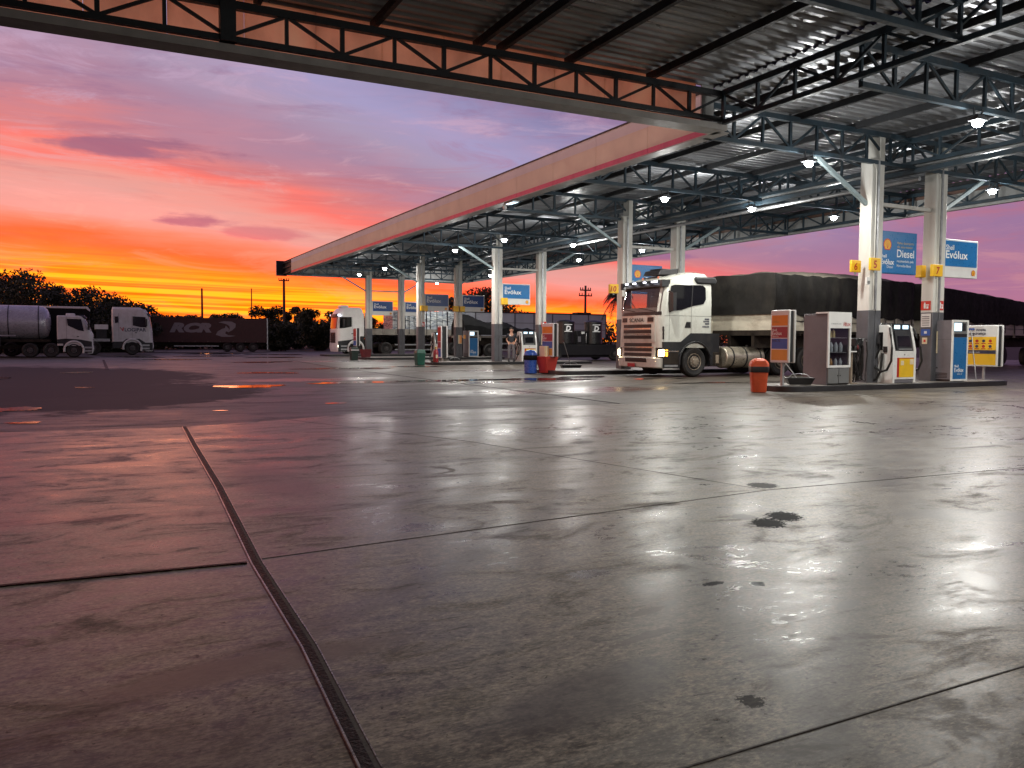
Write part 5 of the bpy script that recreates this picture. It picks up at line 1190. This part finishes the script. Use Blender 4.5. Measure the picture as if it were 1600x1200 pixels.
mb.loft([[(x, 1.22*k*math.cos(2*PI*i/n), 2.5+1.22*k*math.sin(2*PI*i/n)) for i in range(n)] for x, k in ((-9.5, .2), (-9.4, .8), (-9.1, 1), (-2.2, 1), (-1.85, .93), (-1.65, .78), (-1.5, .45), (-1.46, .1))], 'tanker_skin')
tk = mb.build('tank', iv, angle=30)
for x in (-2.2, -4.05, -5.9, -7.7):
    b = MB(); b.loft([[(xx, 1.235*math.cos(2*PI*i/n), 2.5+1.235*math.sin(2*PI*i/n)) for i in range(n)] for xx in (x-.03, x+.03)], 'cab_dark'); b.build('band', tk)
mb = MB(); mb.box(-9, -1.5, -.9, .9, 1.1, 1.3, 'grime'); mb.box(-4.6, -3.6, -1.28, -1.2, 1.5, 1.6, 'galv'); mb.box(-9, -4.5, -1.2, -1.1, .8, 1.5, 'cab_dark'); mb.build('tank_frame', iv)
for x in (-1.45, -2.75, -6.2, -7.5):
    for s in (1, -1): wheel(iv, x, s*(hw-.16), s, dual=True)
# covered trailer beyond the tanker
def covered_trailer(x0, x1, y, z0, z1, label, mat='tarp_black', edge='fascia_white'):
    t = thing('covered_trailer', label, 'trailer', (x0, y, 0))
    L = x1-x0; mb = MB(); mb.prism([(0, z0), (L, z0), (L+.12, z0+.2), (L+.12, z1-.25), (L, z1-.02), (0, z1-.02)], 0, 2.4, mat); mb.build('body', t, bevel=.05)
    mb = MB(); mb.prism([(0, z1-.12), (L-.1, z1-.14), (L+.1, z1-.3), (L+.16, z1-.22), (L, z1), (0, z1)], -.03, 2.43, edge); mb.build('roof_cover', t, bevel=.03)
    mb = MB(); mb.box(0, L, .5, 1.9, z0-.3, z0, 'grime'); mb.build('chassis', t)
    for x in (.6, 1.7):
        for s, yy in ((-1, .15), (1, 2.25)): wheel(t, x, yy, s, r=.48)
    return t
covered_trailer(-6.5, -.3, 62.6, 1.0, 3.35, 'dark trailer with a pale roof edge behind the dim tanker cab')
# distant cab with lettering (heads right)
LG = [(.9, 1.42, -1.33, hw, .25, .06), (2.0, 1.36, -1.34, hw, .3, .07), (2.9, 1.2, -1.33, hw-.02, .3, .06), (3.2, 1.08, -1.33, hw-.03, .3, .05), (3.4, .95, -1.32, hw-.06, .28, .04), (3.44, .75, -1.3, hw-.1, .26, .02), (3.56, .6, -1.28, hw-.2, .26, .02)]
win = [(1.0, 2.06), (.92, 2.84), (.06, 2.88), (.06, 2.2), (.6, 2.08)]
ar = [(-1.33, .98), (-.62, 1.0), (-.4, 1.2), (.5, 1.2), (.9, .92), (1.4, .92), (1.4, .34), (.66, .34)] + [(.66*math.cos(R(a)), .52+.66*math.sin(R(a))) for a in range(0, 181, 15)] + [(-1.33, .5)]
lg = plain_truck('truck_tractor', 'dim white cab with company lettering parked left of the dark red trailer', (2.6, 67.6+hw, 0), 0, 1.0, LG, 'silver_cab', win, ar, (2.05, 2.85), 2.9, None, [('LOGIPAR', .36, -.5, 1.76, 'text_dark', .0), ('V', .42, -.84, 1.76, 'text_red', -.3)], False, side_seam=[(0, 1.2, 2.9), (-.9, 1.1, 3.1)])
mb = MB(); mb.prism([(-1.14, 2.36), (-1.16, 2.86), (-.92, 2.86), (-.92, 2.4)], -hw-.012, -hw+.02, 'glass_dark'); mb.build('side_window', lg)
mb = MB(); mb.box(-2.6, -1.5, -1.1, 1.1, 1.0, 1.2, 'galv'); mb.box(-2.5, -1.6, -1.1, 1.1, 1.9, 2.25, 'white_paint'); mb.box(-2.4, -1.7, -1, 1, 1.2, 1.9, 'cab_dark'); mb.build('catwalk', lg)
for x in (-2.6, -3.9):
    for s in (1, -1): wheel(lg, x, s*(hw-.16), s, dual=True)
# dark red box trailer with white lettering
t = thing('box_trailer', 'dark red box trailer with large white letters and curved arrow emblem', 'trailer', (4.83, 84.15, 0), math.atan2(-1.01, 10.5))
mb = MB(); mb.box(-1.2, 10.55, 0, 2.5, .9, 3.25, 'rcr_red'); mb.text('RCR', 1.12, (1.62, -.01, 1.92), FACE_NY, 'rcr_white', .07, .3, width=3.75)
def sw(pts): mb.add([(5.75+x*1.85, -.012, 1.45+z*1.5) for x, z in pts], [tuple(range(len(pts)))], 'rcr_white')
sw([(.0, .12), (.1, .34), (.3, .5), (.46, .56), (.5, .72), (.66, .5), (.62, .3), (.52, .36), (.46, .22), (.62, .1), (.98, .06), (.7, .0), (.3, .0)])
sw([(.14, .92), (.4, 1.0), (.8, .98), (1.0, .84), (.98, .62), (.82, .42), (.6, .28), (.7, .52), (.68, .68), (.56, .8), (.4, .86)])
mb.build('body', t)
mb = MB(); mb.box(-1, 10.4, .6, 1.9, .6, .9, 'grime'); mb.box(2, 6, -.01, .04, .5, .6, 'galv'); mb.build('chassis', t)
mb = MB(); mb.box(10.5, 10.6, -.04, .08, .2, 3.3, 'galv'); mb.build('corner_post', t)
for k in range(9): mb = MB(); mb.box(.4+k*1.15, .46+k*1.15, -.02, .0, .94, .99, 'rim'); mb.build('reflector', t)
for x in (6.8, 8.0, 9.2):
    for s, yy in ((-1, .15), (1, 2.35)): wheel(t, x, yy, s, r=.45)
# low trailer with a lumpy black tarpaulin (between the far islands)
t = thing('tarped_flatbed', 'flatbed under a lumpy black tarpaulin behind the far blue dispenser', 'trailer', (23.0, 52.3, 0))
mb = MB(); rows = []
for i in range(25):
    x = 5.6*i/24; rows.append([(x, 2.4*k/10-.05, 1.72+(1.25-.16*x+.14*math.sin(x*2.3)+.06*math.sin(x*6+k))*math.sin(PI*(.06+.88*k/10))**.5) for k in range(11)])
mb.grid(rows, 'tarp_black')
mb.grid([[(p[0], p[1]-.02, p[2]) for p in [r[0] for r in rows]], [(p[0], p[1]-.04, 1.6) for p in [r[0] for r in rows]]], 'tarp_black')
for e in (rows[0], rows[-1]): mb.grid([e, [(p[0], p[1], 1.55) for p in e]], 'tarp_black')
mb.build('tarpaulin', t, angle=70)
mb = MB(); mb.box(0, 7.6, 0, 2.3, 1.4, 1.55, 'boards_grey'); mb.box(0, 7.6, .4, 1.9, .9, 1.4, 'grime')
for k in range(7): mb.box(.1+k*1.05, .2+k*1.05, -.04, 0, 1.2, 1.75, 'boards_grey')
mb.build('chassis', t)
mb = MB()
for z in (.5, .95): mb.box(2.6, 7.2, -.02, .03, z, z+.1, 'galv')
mb.build('side_guard', t)
for x in (.8, 2.0, 8.2):
    for s, yy in ((-1, .15), (1, 2.15)): wheel(t, x, yy, s, r=.5)
# long pale trailer at the back
t = thing('box_trailer', 'long pale grey trailer wall beyond the pumps, below the yellow sky', 'trailer', (27.2, 64, 0))
mb = MB(); mb.box(0, 15.3, 0, 2.5, 1.5, 3.68, 'trailer_pale')
for k in range(9): mb.box(.02+k*1.9, .12+k*1.9, -.03, 0, 1.5, 3.68, 'cabinet_grey')
for z in (2.2, 2.75): mb.box(0, 15.3, -.02, 0, z, z+.04, 'cabinet_grey')
mb.box(0, 15.3, -.03, 0, 3.6, 3.7, 'cab_dark'); mb.build('body', t)
mb = MB(); mb.box(0, 15.3, .5, 2, .9, 1.5, 'grime'); mb.build('chassis', t)
for x in (2, 3.3, 11, 12.3, 13.6):
    for s, yy in ((-1, .15), (1, 2.35)): wheel(t, x, yy, s, r=.5)
# black twin-tank truck with D emblems
def twin_tank(x, y, label):
    t = thing('vacuum_truck', label, 'truck', (x, y, 0))
    mb = MB(); mb.box(-.8, 3.6, 0, 2.4, .35, 1.0, 'black_plastic'); mb.box(-.9, 3.7, -.02, 2.42, .9, 1.0, 'cab_dark'); mb.box(-1.5, 4.2, .2, 2.2, .2, .5, 'cab_dark'); mb.build('platform', t)
    for cx in (.1, 2.15):
        mb = MB(); mb.lathe([(.5, 1.0), (.56, 1.06), (.56, 2.32), (.58, 2.34), (.58, 2.4), (.4, 2.5), (.001, 2.54)], 'black_tank', 24, Matrix.Translation((cx, .62, 0))); tk = mb.build('tank', t)
        mb = MB(); a = R(-103); c, s = math.cos(a), math.sin(a)
        F = Matrix(((-s, 0, c), (c, 0, s), (0, 1, 0))); p = Vector((cx+.575*c, .62+.575*s, 0))
        u = Vector((-s, c, 0))
        q = lambda k, z: p+u*k+Vector((0, 0, z))
        mb.text('D', .42, q(-.15, 1.85), F, 'text_white', .045, .15)
        for z in (2.2, 1.78): mb.add([q(-.24, z), q(.26, z), q(.26, z+.045), q(-.24, z+.045)], [(0, 1, 2, 3)], 'text_white')
        mb.build('emblem', tk)
    mb = MB(); mb.box(.75, 1.5, .3, 1.5, 1.0, 1.85, 'black_tank'); mb.box(1.05, 1.25, .2, .3, 1.65, 1.8, 'sign_white'); mb.box(.8, 1.0, .22, .3, 1.15, 1.5, 'cabinet_grey'); mb.cyl((1.4, .25, 1.1), (1.4, .25, 1.7), .03, 'galv', 8); mb.build('pump_unit', t, bevel=.02)
    for xx in (-.9, 3.4):
        for s, yy in ((-1, .15), (1, 2.25)): wheel(t, xx, yy, s, r=.42)
    return t
twin_tank(26.0, 43.2, 'black truck with two upright tanks bearing white letter D')
# ------------------------------------------------------------------ poles
def pole(x, y, h, r, label, arms=(), cat='utility pole'):
    t = thing('utility_pole', label, cat, (x, y, 0), group='poles on the skyline')
    mb = MB(); mb.cyl((0, 0, 0), (0, 0, h), r*1.25, 'wood_pole', 10, r*.8); mb.build('shaft', t)
    for z, a in arms:
        mb = MB(); mb.box(-a, a, -.07, .07, z-.06, z+.06, 'wood_pole')
        for k in (-1, -.55, .55, 1): mb.cyl((a*k*.95, 0, z+.06), (a*k*.95, 0, z+.26), .05, 'wood_pole', 8)
        mb.build('crossarm', t)
    return t
pole(18.4, 90.1, 7.75, .15, 'tall pole with a small crosspiece standing left of the canopy tip', [(7.55, .55)])
pole(12.3, 110, 7.6, .14, 'plain thin pole rising over the dark red trailer')
pole(22.5, 135, 9.3, .1, 'faintest thin pole over the distant trees, right of the red trailer')
pole(44.0, 70, 6.75, .13, 'pole with two crossarms in the pink sky left of the palm', [(6.3, .62), (5.75, .75)])
mb = MB(); mb.box(43.4, 45.0, 70.5, 71.5, 0, 4.1, 'cab_dark'); tag(mb.build('pole_shed', loc=(0, 0, 0)), 'small dark block at the foot of the pole with crossarms', 'shed')
# ------------------------------------------------------------------ trees
def crown_mesh(rnd, clumps, n, leaf, mat, bm_=None):
    mb = MB(); vs = []; fs = []
    tot = sum(c[3]**2 for c in clumps)
    for cx, cy, cz, r, sq in clumps:
        m = int(n*r*r/tot)
        for _ in range(m):
            d = Vector((rnd.gauss(0, 1), rnd.gauss(0, 1), rnd.gauss(0, 1)))*.5
            if d.length > 1.05: d *= .9/d.length
            d *= r
            p = Vector((cx+d.x, cy+d.y, cz+d.z*sq)); s = leaf*rnd.uniform(.6, 1.4)
            a = Vector((rnd.gauss(0, 1), rnd.gauss(0, 1), rnd.gauss(0, 1))).normalized(); b = a.orthogonal().normalized()
            b = (Matrix.Rotation(rnd.uniform(0, 6.28), 3, a) @ b); c = a.cross(b)
            o = len(vs); vs += [p-b*s-c*s*.1, p+c*s*.45, p+b*s+c*s*.1, p-c*s*.45]; fs.append((o, o+1, o+2, o+3))
    mb.add(vs, fs, mat); return mb
def tree(x, y, h, wd, seed, label, leaf=.22, n=2600, mat='leaf_a', low=.12, group='trees on the skyline', flat=.75):
    rnd = random.Random(seed); t = thing('tree', label, 'tree', (x, y, 0), 0, group)
    cl = []
    for k in range(rnd.randint(26, 34)):
        a = rnd.uniform(0, 6.28); z = rnd.uniform(low+.2, .9); q = rnd.uniform(.25, 1)*math.sqrt(max(.1, 1-((z-.5)/.52)**2))
        cl.append((wd*.46*q*math.cos(a), wd*.46*q*math.sin(a), h*z, wd*rnd.uniform(.1, .19), flat))
    cl.append((0, 0, h*.86, wd*.12, flat)); cl.append((0, 0, h*.4, wd*.2, flat))
    crown_mesh(rnd, cl, n, leaf, mat).build('crown', t)
    mb = MB(); mb.tube([(0, 0, 0), (.05*wd, 0, h*.3), (0, .03*wd, h*.55), (0, 0, h*.8)], [.05*wd*.6, .04*wd*.6, .03*wd*.5, .02*wd*.4], 'bark', 8)
    for c in cl[:16]: mb.tube([(0, 0, h*.3), (c[0]*.5, c[1]*.5, (h*.3+c[2])/2), (c[0], c[1], c[2])], [.022*wd, .015*wd, .008*wd], 'bark', 6)
    mb.build('trunk', t)
TL = [(-7.6, 90, 7.0, 9.5, 'tall tree mass behind the silver tank at the left edge'), (-3.2, 91, 6.7, 9, 'dark tree behind the tanker cab roof'), (.8, 92, 5.4, 8, 'dark tree filling the gap beside the lettered cab'), (-9.6, 82, 6.2, 8.5, 'dark tree cut by the left edge above the tanker'), (-5.2, 80, 6.9, 8.5, 'tallest dark tree over the silver tank'), (-1.0, 82, 5.9, 8, 'dark tree sloping down over the tanker cab'), (2.6, 84, 4.6, 6.5, 'dark bushy tree between the two dim cabs'),
      (6.5, 104, 4.0, 6, 'low tree just over the left end of the red trailer'), (10.5, 108, 4.3, 6, 'low tree over the letters of the red trailer'), (14.8, 106, 4.3, 5.5, 'low tree over the emblem of the red trailer'), (19.0, 104, 5.3, 5.5, 'round topped tree left of the tall pole with crosspiece'), (22.5, 104, 5.6, 5.5, 'round topped tree behind the tall pole with crosspiece'),
      (22.2, 92, 4.8, 5.5, 'bushy tree right of the tall pole with crosspiece'), (25.6, 93, 4.7, 5.5, 'bushy dark tree left of the far white truck'), (29.5, 94, 3.9, 5, 'low dark tree touching the far white truck front'), (17.6, 88, 3.2, 4, 'small dark bush left at the foot of the tall pole')]
for i, (x, y, h, wd, lb) in enumerate(TL): tree(x, y, h, wd, 20+i, lb, leaf=.14, n=11000, low=-.15)
tree(43.5, 92, 8.1, 9, 51, 'tall dark tree behind the pair of blue signs in the middle', leaf=.18, n=9000, low=-.1)
tree(38.0, 92, 6.9, 7, 52, 'dark tree left of the pair of blue signs, seen past the column', leaf=.18, n=6000, low=-.1)
tree(52, 98, 5.2, 10, 53, 'flat topped tree over the pale trailer', leaf=.18, n=5000, low=.35, flat=.4)
tree(63.5, 78, 4.0, 8, 54, 'dark bushes right of the pale trailer behind the truck cab', leaf=.18, n=6500, low=-.1)
tree(33.8, 95, 4.2, 6, 55, 'dark tree over the stacked pallets', leaf=.18, n=6000, low=-.1)
mb = MB(); rnd = random.Random(9); cl = [(x, 112+rnd.uniform(-3, 3), rnd.uniform(.8, 2.4), rnd.uniform(1.8, 2.8), .9) for x in [-30+2.2*k for k in range(62)]]
o = crown_mesh(rnd, cl, 15000, .34, 'leaf_b').build('treeline'); o['kind'] = 'stuff'; tag(o, 'low dark woodland along the horizon', 'woodland')
# palm
t = thing('palm_tree', 'dark palm with drooping fronds left of the white truck cab', 'palm', (41.2, 60, 0), 0)
mb = MB(); mb.tube([(0, 0, 0), (.1, 0, 2), (0, 0, 4), (-.1, 0, 5.0)], [.24, .2, .17, .15], 'bark', 10); mb.build('trunk', t)
mb = MB(); rnd = random.Random(2)
for k in range(26):
    a = 2*PI*k/26+rnd.uniform(-.2, .2); up = rnd.uniform(-.2, 1.25); L = rnd.uniform(1.7, 2.3); pts = []
    for s in range(11):
        q = s/10; r = L*q*(math.cos(up*.7)+.1); z = 5.0+L*(math.sin(up)*q-1.15*q*q*(1.15-.3*up)); pts.append(Vector((-.1+r*math.cos(a)*.8, r*math.sin(a)*.8, z)))
    mb.tube(pts, [.03]*6+[.015]*5, 'leaf_b', 5)
    for s in range(1, 11):
        d = (pts[s]-pts[s-1]).normalized(); sd = Vector((-math.sin(a), math.cos(a), 0))
        for q in (-1, 1):
            for u in (0, .5):
                p = pts[s-1].lerp(pts[s], u); e = p+sd*q*.3+d*.22-Vector((0, 0, .28)); mb.add([p-d*.04, p+d*.04, e], [(0, 1, 2)], 'leaf_b')
mb.build('crown', t)
# ------------------------------------------------------------------ the attendant
def skin_obj(name, joints, edges, mat, parent, root, sub=2):
    me = bpy.data.meshes.new(name); ks = list(joints); me.from_pydata([joints[k][0] for k in ks], [(ks.index(a), ks.index(b)) for a, b in edges], [])
    me.materials.append(M[mat]); ob = bpy.data.objects.new(name, me); COL.objects.link(ob); ob.parent = parent
    md = ob.modifiers.new('skin', 'SKIN'); md.use_smooth_shade = True
    if not me.skin_vertices: me.skin_vertices.new()
    sv = me.skin_vertices[0].data
    for i, k in enumerate(ks): r = joints[k][1]; sv[i].radius = (r if isinstance(r, tuple) else (r, r)); sv[i].use_root = (k == root)
    s = ob.modifiers.new('sub', 'SUBSURF'); s.levels = s.render_levels = sub
    return ob
pt = thing('person', 'person in dark shirt and grey trousers standing beside the yellow dispenser', 'person', (19.45, 38.15, .13), R(-25))
# facing +x / -y, weight on both feet, hands low in front holding the hose
J = dict(pel=((0, 0, .92), (.15, .11)), spine=((0, 0, 1.12), (.14, .1)), chest=((0, .0, 1.32), (.17, .115)), neck=((0, -.01, 1.48), .055), head0=((0, -.03, 1.56), (.07, .08)), head1=((0, -.03, 1.64), (.078, .095)), head2=((0, -.02, 1.715), (.06, .07)))
E_ = [('pel', 'spine'), ('spine', 'chest'), ('chest', 'neck'), ('neck', 'head0'), ('head0', 'head1'), ('head1', 'head2')]
for s, n in ((-1, 'r'), (1, 'l')):
    J.update({n+'sh': ((s*.19, 0, 1.41), .06), n+'el': ((s*.25, .03, 1.13), .043), n+'wr': ((s*.17, -.2, .98), .028), n+'hip': ((s*.1, 0, .88), .088), n+'kn': ((s*.115, -.02, .49), .058), n+'an': ((s*.12, .02, .09), .04), n+'toe': ((s*.14, -.15, .035), .035)})
    E_ += [('chest', n+'sh'), (n+'sh', n+'el'), (n+'el', n+'wr'), ('pel', n+'hip'), (n+'hip', n+'kn'), (n+'kn', n+'an'), (n+'an', n+'toe')]
    J[n+'pa'] = ((s*.15, -.27, .95), (.036, .016)); E_.append((n+'wr', n+'pa'))
    for f in range(4):
        b = (s*(.175-.02*f), -.31, .935); c = (s*(.17-.02*f), -.335-.004*f, .905); J[f'{n}f{f}a'] = (b, .0095); J[f'{n}f{f}b'] = (c, .008); E_ += [(n+'pa', f'{n}f{f}a'), (f'{n}f{f}a', f'{n}f{f}b')]
    J[n+'th'] = ((s*.105, -.26, .93), .01); E_.append((n+'pa', n+'th'))
body = skin_obj('body', J, E_, 'skin', pt, 'pel')
g = lambda k, a: (J[k][0], (J[k][1][0]+a, J[k][1][1]+a) if isinstance(J[k][1], tuple) else J[k][1]+a)
S = {k: g(k, .018) for k in ('pel', 'spine', 'chest', 'rsh', 'lsh', 'rel', 'lel')}; S['neck'] = ((0, -.005, 1.44), .06)
S['rs2'] = ((-.265, .02, 1.19), .055); S['ls2'] = ((.265, .02, 1.19), .055)
skin_obj('shirt', {k: S[k] for k in ('pel', 'spine', 'chest', 'neck', 'rsh', 'lsh', 'rs2', 'ls2')}, [('pel', 'spine'), ('spine', 'chest'), ('chest', 'neck'), ('chest', 'rsh'), ('chest', 'lsh'), ('rsh', 'rs2'), ('lsh', 'ls2')], 'shirt', pt, 'pel')
Tn = {'w': ((0, 0, .98), (.16, .12)), 'pel': g('pel', .012)}
for n in 'rl': Tn.update({n+'hip': g(n+'hip', .014), n+'kn': g(n+'kn', .022), n+'an': g(n+'an', .03)})
skin_obj('trousers', Tn, [('w', 'pel')]+[(a+b, a+c) for a in 'rl' for b, c in (('hip', 'kn'), ('kn', 'an'))]+[('pel', 'rhip'), ('pel', 'lhip')], 'trousers', pt, 'pel')
for s in (-1, 1):
    mb = MB(); mb.loft([[(s*.13+a*.055, b*.14-.06, z) for a, b in ((-1, -1), (0, -1.15), (1, -1), (1, 1), (0, 1.1), (-1, 1))] for z, k in ((0, 1), (.06, 1))] + [[(s*.125+a*.045, b*.06+.02, .11) for a, b in ((-1, -1), (0, -1.15), (1, -1), (1, 1), (0, 1.1), (-1, 1))]], 'black_plastic'); mb.build('shoe', pt, bevel=.01)
mb = MB(); mb.lathe([(.088, 1.66), (.092, 1.7), (.08, 1.75), (.045, 1.785), (.001, 1.795)], 'hair', 18, Matrix.Translation((0, 0, 0))); mb.box(-.085, .085, .02, .075, 1.58, 1.7, 'hair'); mb.build('hair', pt, bevel=.01)
mb = MB(); mb.tube([(0, -.11, 1.66), (0, -.135, 1.615), (0, -.12, 1.605)], [.012, .017, .012], 'skin'); mb.box(-.028, .028, -.118, -.1, 1.562, 1.572, 'logo_red')
for s in (-1, 1): mb.box(s*.032-.012, s*.032+.012, -.122, -.105, 1.645, 1.655, 'hair'); mb.tube([(s*.082, -.02, 1.66), (s*.092, -.01, 1.64), (s*.084, -.02, 1.6)], [.01, .018, .008], 'skin')
mb.build('face', body)
mb = MB(); mb.box(-.1, -.04, -.142, -.13, 1.32, 1.38, 'sign_white'); mb.build('badge', pt)
